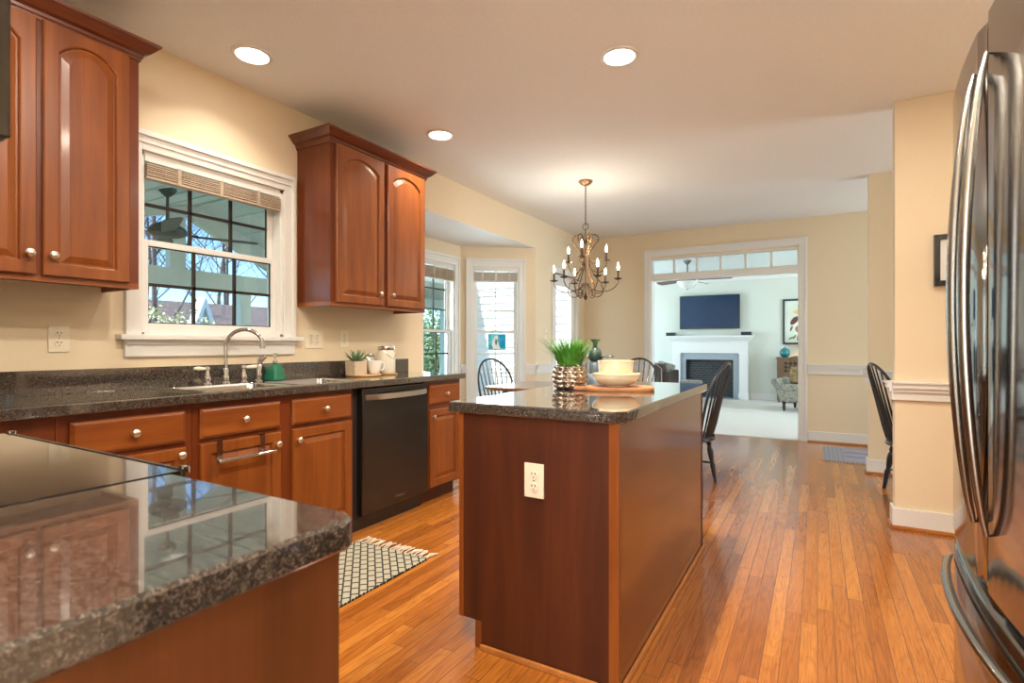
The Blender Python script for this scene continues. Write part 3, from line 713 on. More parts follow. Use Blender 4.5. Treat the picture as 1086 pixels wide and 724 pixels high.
b = B(); b.box(ix0+.10, ix1+.004, iy0-.016, iy0-.003, 0, .020, .005).box(ix1+.001, ix1+.016, iy0-.016, iy1, 0, .020, .005); b.build('shoe_moulding', 'oak_trim', isl)

# ---- things on the island
pot = thing('potted_grass', 'spiky green grass in a dimpled copper mercury-glass pot on the island', 'plant', (-1.07, 2.44, CT1))
b = B(); L = []; n = 132; rows = 60
for j in range(rows+1):
    t = j/rows; z = t*.122; base = .066+.018*math.sin(PI*min(1, t*1.02))**.8
    if t > .93: base -= .004
    row = []
    for i in range(n):
        a = 2*PI*i/n; r_ = math.floor(t*5.0); ph = (r_ % 2)*PI/14
        bump = .0125*abs(math.sin(6*a+ph*14/12))**1.3*abs(math.sin(PI*5*t))**1.2-.003
        row.append(((base+bump)*math.cos(a), (base+bump)*math.sin(a), z))
    L.append(row)
L.append([(q[0]*.86, q[1]*.86, .120) for q in L[-1]]); L.append([(q[0]*.8, q[1]*.8, .105) for q in L[-2]])
b.loops(L, True, True); b.build('pot', 'mercury', pot, smooth=True, world=False, sharp=80)
def blades(seed, n, r0, h, lean, w_, extra=()):
    rnd = random.Random(seed); b = B()
    sp_ = [(rnd.uniform(0, 2*PI), rnd.random()**.6*r0, rnd.uniform(.65, 1)*h, rnd.uniform(.15, 1)*lean, w_*rnd.uniform(.7, 1.2)) for _ in range(n)]+list(extra)
    for a, r, hh, ln, ww in sp_:
        d = Vector((math.cos(a), math.sin(a), 0)); t_ = Vector((-d.y, d.x, 0)); p0 = d*r; L = []
        for k in range(6):
            s_ = k/5; p = p0+d*(ln*s_**1.8)*(.3+r/r0)+Vector((0, 0, hh*s_*(1-.12*s_))); wd = ww*(1-s_)**.7*(.55+.9*math.sin(PI*min(1, s_+.25)))/1.2+.0004
            L.append([p-t_*wd, p-d*wd*.35, p+t_*wd, p+d*wd*.12])
        b.loops(L, False, True)
    return b
bl = blades(3, 430, .060, .170, .120, .0036, extra=((math.radians(218), .05, .115, .12, .003),))
bl.xf(Matrix.Translation((0, 0, .105))); o = bl.build('grass_blades', 'grass_blade', pot, smooth=True, world=False)
sb = tag(B().build('x', 'board') if False else thing('serving_board', 'live-edge wooden serving board under the cream bowls', 'board', (-.825, 2.465, CT1)), None, None)
b = B(); rnd = random.Random(5); out = []
for i in range(40):
    a = 2*PI*i/40; r_ = 1/((abs(math.cos(a))/.165)**3+(abs(math.sin(a))/.105)**3)**(1/3)
    out.append((r_*math.cos(a)+rnd.uniform(-.003, .003), r_*math.sin(a)+rnd.uniform(-.003, .003)))
b.loops([[(x*.98, y*.98, 0) for x, y in out], [(x, y, .004) for x, y in out], [(x, y, .014) for x, y in out], [(x*.975, y*.975, .019) for x, y in out]], True, True)
b.box(-.215, -.13, -.055, .0, .002, .018, .008)
b.xf(Matrix.Rotation(math.radians(22), 4, 'Z')); b.build('board', 'board', sb, smooth=True, world=False, sharp=30)
def bowl(label, loc, R, h, foot, wall=.005, square=1.0):
    prof = [(foot, 0), (foot, .006)]
    for i in range(1, 9): t = i/8; prof.append((foot+(R-foot)*(math.sin(t*PI/2)**square), .006+(h-.006)*(1-math.cos(t*PI/2))**.9))
    prof.append((R+.003, h-.004)); prof.append((R+.002, h)); prof.append((R-wall, h))
    for i in range(7, 0, -1): t = i/8; prof.append((max(.002, foot+(R-foot)*(math.sin(t*PI/2)**square)-wall), .012+(h-.006)*(1-math.cos(t*PI/2))**.9))
    prof.append((.001, .012))
    o = B().lathe(prof, (0, 0, 0), 36).build('bowl', 'cream_glaze', smooth=True, world=False); o.location = loc; tag(o, label, 'bowl'); return o
BW = (-.835, 2.455)
bowl('wide low cream bowl on the wooden board, under the taller bowl', (*BW, CT1+.0195), .112, .062, .050)
bowl('tall straight-sided cream bowl stacked in the wide low bowl', (BW[0]-.002, BW[1]+.002, CT1+.0195+.038), .085, .085, .052, square=.35)
va = thing('ceramic_bottle', 'blue-grey ceramic bottle with dark leafy stopper behind the copper pot', 'vase', (-1.075, 2.80, CT1))
B().lathe([(.052, 0), (.052, .03), (.044, .05), (.034, .058), (.036, .075), (.038, .105), (.034, .118), (.028, .124)], (0, 0, 0), 20).build('bottle', 'bluegrey', va, smooth=True, world=False)
b = B().sphere((0, 0, .162), .040, 1.15).lathe([(.014, .20), (.012, .222), (.018, .236), (.030, .244), (.030, .249), (.001, .25)], (0, 0, 0), 16)
b.build('fruit_stopper', 'darkleaf', va, smooth=True, world=False)
for a, ln in ((.4, .085), (-.3, .05), (3.6, .05)):
    b = B(); d = Vector((math.cos(a), math.sin(a), 0)); t_ = Vector((-d.y, d.x, 0)); L = []
    for k in range(7):
        s_ = k/6; p = d*(.018+ln*s_)+Vector((0, 0, .122+.03*s_+.012*math.sin(PI*s_))); wd = .020*math.sin(PI*min(.97, .2+.8*s_))+.001
        L.append([p-t_*wd, p+Vector((0, 0, -.004)), p+t_*wd, p+Vector((0, 0, .004))])
    b.loops(L, True, True); b.build('leaf', 'darkleaf', va, smooth=True, world=False)

# ---- things on the counter by the wall
def at(o, loc, rz=0): o.location = loc; o.rotation_euler = (0, 0, rz); return o
TR = (-2.735, 2.69)
tag(at(B().lathe([(.085, 0), (.118, .002), (.122, .008), (.122, .013), (.119, .015), (.001, .015)], (0, 0, 0), 36).build('round_tray', 'paleboard', smooth=True, world=False), (*TR, CT1)), 'round pale wooden tray holding planter and mug', 'tray')
tag(at(B().lathe([(.06, 0), (.080, .002), (.082, .010), (.078, .013), (.001, .013)], (0, 0, 0), 30).build('round_coaster', 'paleboard', smooth=True, world=False), (-2.745, 2.925, CT1)), 'small round wooden board under the large white jar', 'board')
pl = thing('potted_succulent', 'green succulent in a square sandy stone planter on the round tray', 'plant', (-2.745, 2.632, CT1+.015), math.radians(-6))
b = B(); b.loops([rrect(-.050, .050, -.050, .050, .004, 0, 2), rrect(-.053, .053, -.053, .053, .004, .092, 2), rrect(-.047, .047, -.047, .047, .003, .092, 2), rrect(-.047, .047, -.047, .047, .003, .07, 2)], True, True); b.build('planter', 'stone', pl, world=False)
rnd = random.Random(8); b = B()
for k in range(17):
    a = k*2.4; el = .35+.85*k/17; ln = .112-.0015*k; d = Vector((math.cos(a)*math.cos(el), math.sin(a)*math.cos(el), math.sin(el))); t_ = Vector((-math.sin(a), math.cos(a), 0)); u_ = d.cross(t_); L = []
    for i in range(6):
        s_ = i/5; p = d*(ln*s_)+Vector((0, 0, .078+.014*s_*s_)); wd = .0125*math.sin(PI*(.30+.68*s_))+.0004
        L.append([p-t_*wd, p+u_*wd*.45, p+t_*wd, p-u_*wd*.35])
    b.loops(L, True, True)
b.build('leaf_rosette', 'succulent', pl, smooth=True, world=False)
def mug(label, loc, rz, group=None):
    r = thing('mug', label, 'mug', loc, rz, group)
    B().lathe([(.030, 0), (.035, .004), (.044, .032), (.048, .066), (.050, .094), (.047, .095), (.045, .066), (.038, .02), (.001, .008)], (0, 0, 0), 26).build('cup', 'white_glaze', r, smooth=True, world=False)
    B().tube([(.046, 0, .076), (.060, 0, .080), (.072, 0, .066), (.072, 0, .046), (.060, 0, .030), (.042, 0, .024)], .0045, 8).build('handle', 'white_glaze', r, smooth=True, world=False)
    return r
m1 = mug('white mug in front on the round tray, beside the planter', (-2.680, 2.738, CT1+.015), math.radians(62))
m2 = copy_tree(m1, loc=(-2.780, 2.765, CT1+.015), rz=math.radians(50), label='white mug half hidden behind the front mug on the tray')
M['jarglass'] = realglass('jar_glass', (.88, .95, .90))
M['sugar'] = plain('sugar', (.86, .82, .70), .9, scale=200, amt=.06)
def jar(label, loc, R, h, full):
    r = thing('storage_jar', label, 'jar', loc, 0)
    B().lathe([(R*.9, 0), (R, .008), (R, h*.74), (R*.86, h*.82), (R*.86, h*.86)], (0, 0, 0), 26).build('jar_body', full, r, smooth=True, world=False)
    B().lathe([(R*.90, h*.86), (R*.92, h*.87), (R*.92, h*.97), (R*.88, h), (.001, h)], (0, 0, 0), 26).build('lid', 'steel', r, smooth=True, world=False)
    b = B(); b.tube([(R*.5, -R*.9, h*.80), (R*.9, -R*.55, h*.66), (R*1.02, 0, h*.52), (R*.9, R*.6, h*.70)], .0025, 6); b.build('wire_clasp', 'steel', r, smooth=True, world=False)
    return r
jar('large white storage jar with a metal lid at the end of the counter', (-2.745, 2.925, CT1+.013), .066, .195, 'sugar')
jar('small storage jar with a metal lid behind the mugs', (-2.832, 2.842, CT1+.015), .038, .135, plain('pale_green_glass', (.55, .60, .50), .15, coat=.6))

# ------------------------------------------------------------------ rugs
def rug_mat():
    m, t, b = newmat('lattice_rug'); N = NT(t)
    tc = N.n('ShaderNodeTexCoord'); sp_ = N.n('ShaderNodeSeparateXYZ'); N.l(tc.outputs['Object'], sp_.inputs[0]); x, y = sp_.outputs[0], sp_.outputs[1]
    # brick-like hooked lattice turned in the weave
    def lin(a, b_, per, wd):
        v = N.math('ADD', N.math('MULTIPLY', x, a), N.math('MULTIPLY', y, b_)); f = N.math('FRACT', N.math('DIVIDE', v, per)); return N.math('LESS_THAN', f, wd/per), N.math('FLOOR', N.math('DIVIDE', v, per))
    u = N.math('DIVIDE', N.math('ADD', x, y), .052); ui = N.math('FLOOR', u); uf = N.math('FRACT', u)
    v = N.math('DIVIDE', N.math('SUBTRACT', x, y), .084); par = N.math('MODULO', N.math('ABSOLUTE', ui), 2.); v2 = N.math('ADD', v, N.math('MULTIPLY', par, .5)); vf = N.math('FRACT', v2)
    ln = N.math('MAXIMUM', N.math('LESS_THAN', uf, .20), N.math('LESS_THAN', vf, .18))
    c = N.mix(ln, (.38, .35, .26), (.015, .015, .015))
    N.l(c, b.inputs['Base Color']); b.inputs['Roughness'].default_value = .95
    N.bump(N.noise(N.mapped((400, 120, 1)), 1, 2), b, .5, .002)
    return m
rg1 = thing('area_rug', 'cream rug with black lattice lines and a fringe, in front of the sink', 'rug', (-2.03, 1.5, 0))
B().box(-2.285, -1.775, .75, 2.20, .001, .009, .002).build('woven_field', rug_mat(), rg1)
M['yarn'] = plain('cream_yarn', (.62, .55, .42), .95, amt=.1)
b = B(); rnd = random.Random(2)
for k in range(24):
    x = -2.28+k*.0217; dx = rnd.uniform(-.012, .012); b.tube([(x, 2.195, .006), (x+dx, 2.225, .009), (x+dx+rnd.uniform(-.012, .012), 2.25, .010), (x+dx*1.5+rnd.uniform(-.02, .02), 2.285, .005)], .004, 5, [.003, .004, .0055, .004])
b.build('fringe', 'yarn', rg1, smooth=True)
b = B()
for k in range(66): b.box(-1.777, -1.772, .76+k*.0218, .771+k*.0218, .002, .0095)
b.build('edge_stitching', 'hole', rg1)
def runner_mat():
    m, t, b = newmat('blue_runner'); N = NT(t)
    tc = N.n('ShaderNodeTexCoord'); sp_ = N.n('ShaderNodeSeparateXYZ'); N.l(tc.outputs['Object'], sp_.inputs[0]); x, y = sp_.outputs[0], sp_.outputs[1]
    yy = N.math('ADD', y, 0.); xx = N.math('ADD', x, 0.)
    tri = N.math('ABSOLUTE', N.math('SUBTRACT', N.math('FRACT', N.math('MULTIPLY', xx, 5.3)), .5))
    band = N.math('LESS_THAN', N.math('ABSOLUTE', N.math('SUBTRACT', N.math('ABSOLUTE', yy), N.math('MULTIPLY_ADD', tri, .06, .10))), .035)
    brd = N.math('GREATER_THAN', N.math('ABSOLUTE', yy), .32)
    brdx = N.math('LESS_THAN', x, -.66)
    st = N.math('LESS_THAN', N.math('FRACT', N.math('MULTIPLY', x, 26.)), .5)
    c = N.mix(band, (.27, .25, .36), (.03, .035, .12)); e_ = N.math('MAXIMUM', brd, brdx)
    c2 = N.mix(st, (.24, .24, .26), (.15, .155, .19)); c = N.mix(e_, c, c2)
    N.l(N.mix(N.noise(N.mapped((90, 90, 1)), 1, 2), c, (.35, .33, .36)), b.inputs['Base Color']); b.inputs['Roughness'].default_value = .95
    return m
rg2 = thing('area_rug', 'blue and grey patterned rug on the wood floor by the far wall', 'rug', (.9, 6.42, 0))
B().box(.05, 1.75, 6.02, 6.82, .001, .010, .002).build('woven_field', runner_mat(), rg2)
for ya in (6.82, 5.99):
    b = B()
    for k in range(70): x = .06+k*.0243; b.box(x, x+.008, ya, ya+.03, .001, .006)
    b.build('fringe', 'yarn', rg2)

# ------------------------------------------------------------------ refrigerator
fr = thing('refrigerator', 'tall dark stainless french-door refrigerator at the right edge', 'refrigerator', (.72, 1.42, 0))
B().box(.372, 1.12, .972, 1.868, .03, 1.775, .006).build('case', plain('dark_case', (.06, .058, .056), .4, .6), fr)
def fx_(y): t = (y-1.42)/.455; return .292+.030*t*t
def bowed(y0, y1, z0, z1, rr=.014):
    ys = [y0+(y1-y0)*i/12 for i in range(13)]
    def lp(z, ins):
        P = []
        for i, y in enumerate(ys):
            e_ = min(y-y0, y1-y); yy = min(max(y, y0+ins), y1-ins); P.append((fx_(y)+ins+max(0, (rr-e_))*.6, yy, z))
        return P+[(.368, y1-ins, z), (.368, y0+ins, z)]
    return B().loops([lp(z0, .006), lp(z0+.006, 0), lp(z1-.006, 0), lp(z1, .006)], True, True)
hp = []
for (a, c_, hy, nm) in ((1.424, 1.875, 1.470, 'far'), (.965, 1.416, 1.370, 'near')):
    d_ = bowed(a, c_, .632, 1.79).build('door', 'fridge', fr, smooth=True, sharp=50)
    pts = []; rd = []
    for i in range(25):
        t = i/24; z = .75+t*.95; s_ = math.sin(PI*t); x = fx_(hy)-.004-.036*s_**.75; y = hy; pts.append((x, y, z)); rd.append(.0045+.0065*s_**.5)
    B().tube(pts, .014, 12, rd, flat=1.0).build('handle', 'fhandle', d_, smooth=True)
fz = bowed(.965, 1.875, .075, .605).build('freezer_drawer', 'fridge', fr, smooth=True, sharp=50)
pts = []; rd = []
for i in range(25):
    t = i/24; y = 1.845-t*.85; s_ = math.sin(PI*t); pts.append((fx_(y)-.004-.030*s_**.6, y, .558)); rd.append(.006+.005*s_**.4)
B().tube(pts, .014, 12, rd).build('handle', 'fhandle', fz, smooth=True)
B().box(.335, .372, .968, 1.872, .603, .634).build('door_gap', 'black', fr)
B().box(.36, 1.1, .98, 1.86, 0, .075).build('base_grille', 'black', fr)

# framed print on the near dining wall
pf = thing('framed_picture', 'small black framed picture on the cream wall left of the refrigerator', 'picture', (.80, 4.03, 1.63))
b = B()
x0, x1, z0, z1 = .602, 1.0, 1.48, 1.783
b.box(x0, x0+.03, 3.995, 4.03, z0, z1, .003).box(x1-.03, x1, 3.995, 4.03, z0, z1, .003).box(x0+.03, x1-.03, 3.995, 4.03, z0, z0+.03, .003).box(x0+.03, x1-.03, 3.995, 4.03, z1-.03, z1, .003)
b.build('frame', 'black', pf); B().box(x0+.03, x1-.03, 4.012, 4.02, z0+.03, z1-.03).build('mat_board', 'white', pf)

# ------------------------------------------------------------------ recessed lights
cl0 = None
def can(label, x, y, p=26):
    r = thing('recessed_light', label, 'ceiling light', (x, y, CE-.012), group='recessed kitchen ceiling lights'); P = dict(parent=r, world=False)
    b = B(); b.lathe([(.098, .012), (.098, .006), (.090, .0), (.078, .002), (.074, .012)], (0, 0, 0), 32); 
    b2 = B(); n = 32; b2.loops([[(rr*math.cos(2*PI*i/n), rr*math.sin(2*PI*i/n), z) for i in range(n)] for rr, z in ((.098, .0115), (.098, .004), (.090, 0), (.080, .001), (.076, .0115))]); b.bm.free()
    b2.build('trim_ring', 'white', smooth=True, **P)
    B().lathe([(.076, .0115), (.076, .009), (.001, .008)], (0, 0, 0), 32).build('lens', 'lens', **P)
    l = light('AREA', 'recessed_lamp', (x, y, CE-.016), p, WARM, .15); l.data.spread = math.radians(120)
can('recessed light above the sink, nearest the left wall', -2.535, 1.716, 4)
can('recessed light over the island, right of the other two', -.892, 2.674)
can('smallest recessed light, just beyond the right wall cabinet', -2.334, 3.036, 9)
for k, (x, y, p) in enumerate(((-.90, 1.10, 28), (.45, 2.75, 16), (-1.75, .75, 9), (-.40, .25, 26), (.6, -1.0, 12))):
    light('AREA', 'recessed_lamp', (x, y, CE-.016), p, WARM, .15)
    b = B().lathe([(.098, 0), (.09, -.008), (.001, -.008)], (x, y, CE), 24)
    tag(b.build('recessed_light', 'lens'), 'recessed ceiling light outside the frame near the camera', 'ceiling light', 'recessed lights above the camera')

# ------------------------------------------------------------------ chandelier
chn = thing('chandelier', 'bronze nine-candle scroll chandelier hanging over the breakfast table', 'chandelier', (-1.844, 4.563, 1.54))
P = dict(parent=chn, world=False); T = CE-1.54
B().lathe([(.065, T-.001), (.065, T-.008), (.045, T-.028), (.012, T-.045), (.001, T-.046)], (0, 0, 0), 24).build('canopy', 'brass', smooth=True, **P)
b = B(); z = T-.045; k = 0
while z > .70:
    L = []; n = 10; c_ = z-.014
    pts = [(math.cos(2*PI*i/n)*.007, math.sin(2*PI*i/n)*.015) for i in range(n)]
    P3 = [(q[0], 0, c_+q[1]) if k % 2 else (0, q[0], c_+q[1]) for q in pts]; P3.append(P3[0]); b.tube(P3, .0022, 5); z -= .0245; k += 1
b.build('chain', 'iron', smooth=True, **P)
b = B(); b.tube([(.028*math.cos(2*PI*i/20), 0, .675+.028*math.sin(2*PI*i/20)) for i in range(21)], .0035, 6); b.build('hanging_ring', 'iron', smooth=True, **P)
B().tube([(0, 0, .65), (0, 0, .05)], .005, 8).lathe([(.001, .56), (.018, .55), (.022, .53), (.010, .51), (.008, .49)], (0, 0, 0), 14).lathe([(.001, -.005), (.012, .01), (.02, .03), (.010, .05), (.006, .07)], (0, 0, 0), 14).build('center_stem', 'iron', smooth=True, **P)
def spiral(cx, cz, r0, a0, turns, n=16, shrink=.35):
    return [(cx+(r0*(1-(1-shrink)*i/n))*math.cos(a0+turns*2*PI*i/n), cz+(r0*(1-(1-shrink)*i/n))*math.sin(a0+turns*2*PI*i/n)) for i in range(n+1)]
for k in range(6):
    a = k*PI/3+.3; d = Vector((math.cos(a), math.sin(a), 0))
    # body scroll strap: curl at top, pinched waist, belly, curl at the bottom
    pr = spiral(.070, .560, .050, -.45, .75, 14, .35)[::-1] + [(.085, .50), (.050, .455), (.034, .41), (.034, .34), (.055, .27), (.10, .20), (.15, .145)]
    pr += spiral(.095, .078, .072, .85, -.85, 14, .35)
    B().tube([d*p[0]+Vector((0, 0, p[1])) for p in pr], .0055, 7).build('scroll_strap', 'brass' if k % 2 else 'iron', smooth=True, **P)
    if k % 2 == 0:
        B().tube([d*p[0]+Vector((0, 0, p[1])) for p in spiral(.075, .36, .032, PI, .8, 10, .4)], .0045, 6).build('side_curl', 'brass', smooth=True, **P)
def candle(a, r, z0, zc, lift):
    d = Vector((math.cos(a), math.sin(a), 0))
    pr = [(.03, z0+.035), (.05, z0-.01), (.09, z0-.035), (r*.62, z0-.045), (r*.86, z0-.02), (r, z0+.03), (r, zc-.004)]
    Q = []
    for i in range(len(pr)-1):                                    # smooth the arm
        for s_ in range(4):
            p0 = pr[max(i-1, 0)]; p1 = pr[i]; p2 = pr[i+1]; p3 = pr[min(i+2, len(pr)-1)]; t = s_/4
            Q.append(tuple(.5*((2*p1[j])+(-p0[j]+p2[j])*t+(2*p0[j]-5*p1[j]+4*p2[j]-p3[j])*t*t+(-p0[j]+3*p1[j]-3*p2[j]+p3[j])*t**3) for j in (0, 1)))
    Q.append(pr[-1])
    arm = B().tube([d*p[0]+Vector((0, 0, p[1])) for p in Q], .0045, 7).build('arm', 'iron', smooth=True, **P)
    c = tuple(d*r)
    B().lathe([(.004, zc-.012), (.022, zc-.006), (.036, zc), (.038, zc+.005), (.030, zc+.002), (.010, zc+.004)], c, 18).build('drip_pan', 'iron', arm, smooth=True, world=False)
    B().lathe([(.0095, zc+.002), (.0095, zc+.075), (.007, zc+.078)], c, 12).build('candle_sleeve', 'iron', arm, smooth=True, world=False)
    B().lathe([(.005, zc+.078), (.008, zc+.086), (.0115, zc+.100), (.008, zc+.120), (.004, zc+.138), (.001, zc+.146)], c, 12).build('flame_bulb', 'bulb', arm, smooth=True, world=False)
    light('POINT', 'candle_bulb_light', Vector(chn.location)+d*r+Vector((0, 0, zc+.112)), 4.2, (1, .88, .70), .014)
for k in range(6): candle(k*PI/3+.22, .295, .12, .185, 0)
for k in range(3): candle(k*2*PI/3+.75, .205, .30, .37, 0)

# ------------------------------------------------------------------ breakfast table and windsor chairs
tb_ = thing('breakfast_table', 'wooden breakfast table under the chandelier', 'table', (-1.85, 4.5, 0))
b = B(); b.loops([rrect(-2.66+i, -1.06-i, 4.04+i, 4.98-i, .12, z, 6) for z, i in ((.722, .012), (.730, 0), (.745, 0), (.750, .008))], True, True)
M['tabletop'] = wood('table_maple', (.20, .085, .04), (.26, .12, .06), (.33, .16, .09), 'x', .22, .6)
b.build('tabletop', 'tabletop', tb_)
B().box(-2.50, -1.22, 4.2, 4.22, .64, .722).box(-2.50, -1.22, 4.80, 4.82, .64, .722).box(-2.5, -2.48, 4.2, 4.82, .64, .722).box(-1.24, -1.22, 4.2, 4.82, .64, .722).build('apron', 'black', tb_)
lp = [(.018, 0), (.024, .02), (.020, .06), (.028, .25), (.032, .40), (.020, .47), (.034, .50), (.020, .53), (.032, .58), (.032, .72)]
for x in (-2.46, -1.26):
    for y in (4.24, 4.78): B().lathe(lp, (x, y, 0), 14).build('leg', 'black', tb_, smooth=True)
def windsor(label, loc, rz):
    r = thing('windsor_chair', label, 'chair', loc, rz, 'black windsor chairs'); P = dict(parent=r, world=False)
    SH = .405
    out = []
    for i in range(32):
        a = 2*PI*i/32; x = .215*math.cos(a); y = .225*math.sin(a)*(1+.08*math.cos(a)); out.append((x, y))
    B().loops([[(x*.86, y*.86, SH-.04) for x, y in out], [(x*.99, y*.99, SH-.025) for x, y in out], [(x, y, SH-.010) for x, y in out], [(x*.97, y*.97, SH) for x, y in out], [(x*.6, y*.6, SH-.010) for x, y in out]], True, True).build('seat', 'black', smooth=True, **P)
    legs = []
    for sx, sy in ((1, 1), (1, -1), (-1, 1), (-1, -1)):
        t_ = Vector((.12*sx, .135*sy, SH-.03)); f_ = Vector(((.20 if sx > 0 else .165)*sx, .195*sy, 0)); ss = [0, .08, .16, .2, .24, .34, .5, .56, .62, 1]
        rr = [.013, .017, .022, .014, .022, .025, .019, .015, .022, .012]
        B().tube([t_.lerp(f_, s_) for s_ in ss], .015, 10, rr).build('leg', 'black', smooth=True, **P); legs.append((t_, f_))
    pt = lambda i: legs[i][0].lerp(legs[i][1], .58)
    b = B(); b.tube([pt(0), pt(0).lerp(pt(2), .5), pt(2)], .01, 8, [.007, .012, .007]); b.tube([pt(1), pt(1).lerp(pt(3), .5), pt(3)], .01, 8, [.007, .012, .007])
    m0 = pt(0).lerp(pt(2), .5); m1_ = pt(1).lerp(pt(3), .5); b.tube([m0, m0.lerp(m1_, .5), m1_], .01, 8, [.007, .012, .007]); b.build('stretcher', 'black', smooth=True, **P)
    def bk(y, z): return Vector((-.140-.235*(z-SH)-.040*(1-(y/.22)**2)*(1 if z > SH+.02 else .5), y, z))
    path = []
    for i in range(33):
        a = -.16*PI+(1.32*PI)*i/32
        y = .218*math.cos(a); z = .74+.245*math.sin(a) if math.sin(a) > 0 else .74+.70*math.sin(a)
        path.append(bk(y, z))
    path = [bk(.158, SH-.005)]+path+[bk(-.158, SH-.005)]
    B().tube(path, .011, 10).build('back_bow', 'black', smooth=True, **P)
    for k in range(7):
        y0 = (-3+k)*.040; y1 = (-3+k)*.058; zt = .74+.245*math.sqrt(max(0, 1-(y1/.218)**2))-.004
        p0 = bk(y0, SH-.005); p0.x = -.155-.01*(1-(abs(k-3)/3)**2); q_ = bk(y1, zt)
        B().tube([p0, p0.lerp(q_, .35), q_], .006, 7, [.0065, .0085, .005]).build('spindle', 'black', smooth=True, **P)
    return r
c3 = windsor('black windsor chair standing right of the island end, back to the aisle', (-.915, 4.47, 0), math.radians(180-6))
copy_tree(c3, loc=(-2.66, 4.58, 0), rz=math.radians(-20), label='black windsor chair in front of the angled bay window')
copy_tree(c3, loc=(-1.66, 5.30, 0), rz=math.radians(-92), label='black windsor chair behind the cream bowls, against the living room opening')
copy_tree(c3, loc=(.66, 4.93, 0), rz=math.radians(14), label='black windsor chair in the dining area, half hidden behind the cream wall end')

# ------------------------------------------------------------------ living room
fp = thing('fireplace', 'white mantel fireplace with grey marble surround', 'fireplace', (-2.02, 12.0, 0))
for x0, x1 in ((-2.775, -2.605), (-1.41, -1.24)):
    b = B(); b.box(x0, x1, 11.91, 12.05, 0, .98, .004).box(x0-.012, x1+.012, 11.895, 12.05, 0, .13, .004).box(x0-.008, x1+.008, 11.90, 12.05, .93, .96, .003)
    b.box(x0+.03, x1-.03, 11.905, 11.911, .17, .88, .003); b.build('pilaster', 'white', fp)
b = B(); b.box(-2.775, -1.24, 11.92, 12.05, .96, 1.19, .004).box(-2.56, -1.455, 11.914, 11.922, 1.0, 1.15, .003)
b.build('frieze', 'white', fp)
b = B()
prof = [(0, 1.19), (.02, 1.19), (.03, 1.22), (.07, 1.26), (.09, 1.29), (.095, 1.30)]
b.loops([[(-2.775-o_, 12.05, z), (-2.775-o_, 11.92-o_, z), (-1.24+o_, 11.92-o_, z), (-1.24+o_, 12.05, z)] for o_, z in prof], True, True, closed=True)
b.box(-2.885, -1.13, 11.81, 12.05, 1.30, 1.33, .005); b.build('mantel_shelf', 'white', fp)
def marble():
    m, t, b = newmat('grey_marble_tile'); N = NT(t)
    v = N.mapped((6, 6, 6), (0, .8, 0)); wv = N.n('ShaderNodeTexWave'); N.l(v, wv.inputs['Vector']); wv.inputs['Scale'].default_value = 3; wv.inputs['Distortion'].default_value = 3
    N.l(N.ramp(wv.outputs['Fac'], [(.2, (.20, .25, .29)), (.8, (.46, .51, .55))]), b.inputs['Base Color']); b.inputs['Roughness'].default_value = .2; return m
M['marble'] = marble()
B().box(-2.605, -2.49, 11.96, 12.05, 0, .96).box(-1.53, -1.41, 11.96, 12.05, 0, .96).box(-2.49, -1.53, 11.96, 12.05, .82, .96).build('surround', 'marble', fp)
B().box(-2.62, -1.39, 11.72, 11.95, .008, .028, .003).build('hearth', 'marble', fp)
def brick():
    m, t, b = newmat('firebrick'); N = NT(t); v = N.mapped((1, 1, 1), (PI/2, 0, 0)); br = N.n('ShaderNodeTexBrick'); N.l(v, br.inputs['Vector']); br.inputs['Scale'].default_value = 5
    br.inputs['Color1'].default_value = (.02, .022, .024, 1); br.inputs['Color2'].default_value = (.035, .036, .038, 1); br.inputs['Mortar'].default_value = (.10, .11, .115, 1); br.inputs['Mortar Size'].default_value = .015
    N.l(br.outputs[0], b.inputs['Base Color']); b.inputs['Roughness'].default_value = .8; return m
B().box(-2.49, -1.53, 12.02, 12.048, 0, .82).build('firebox', brick(), fp)
B().box(-2.49, -2.465, 11.955, 12.02, 0, .82).box(-1.555, -1.53, 11.955, 12.02, 0, .82).box(-2.49, -1.53, 11.955, 12.02, .795, .82).box(-2.49, -1.53, 11.955, 12.02, .0, .035).build('fire_screen_frame', 'black', fp)
tv = thing('television', 'large flat television hung above the mantel', 'television', (-2.01, 12.0, 1.47))
B().box(-2.62, -1.40, 11.945, 11.99, 1.475, 2.195, .005).build('bezel', 'black', tv)
M['screen'] = plain('dark_blue_screen', (.010, .035, .085), .12, scale=3, amt=.05)
B().box(-2.60, -1.42, 11.941, 11.946, 1.50, 2.175).build('screen', 'screen', tv)
B().box(-2.2, -1.8, 11.99, 12.049, 1.7, 2.0).build('wall_bracket', 'black', tv)
for x, lb in ((-2.80, 'small black speaker on the left end of the mantel'), (-1.27, 'small black speaker on the right end of the mantel')):
    s_ = thing('speaker', lb, 'speaker', (x, 11.92, 1.33)); B().box(x-.10, x+.10, 11.86, 11.98, 1.332, 1.405, .006).build('cabinet', 'black', s_)
    B().box(x-.09, x+.09, 11.857, 11.861, 1.34, 1.397).build('grille', plain('speaker_cloth', (.03, .035, .04), .9), s_)
pc = thing('framed_picture', 'tall dark-framed botanical bird print right of the living room mantel', 'picture', (-.26, 12.04, 1.6))
x0, x1, z0, z1 = -.607, .10, 1.145, 2.05
B().box(x0, x0+.035, 12.015, 12.05, z0, z1, .003).box(x1-.035, x1, 12.015, 12.05, z0, z1, .003).box(x0+.035, x1-.035, 12.015, 12.05, z0, z0+.035, .003).box(x0+.035, x1-.035, 12.015, 12.05, z1-.035, z1, .003).build('frame', plain('navy_frame', (.015, .02, .045), .4), pc)
B().box(x0+.035, x1-.035, 12.03, 12.035, z0+.035, z1-.035).build('print_paper', plain('print_paper', (.66, .72, .62), .7, scale=4, amt=.08), pc)
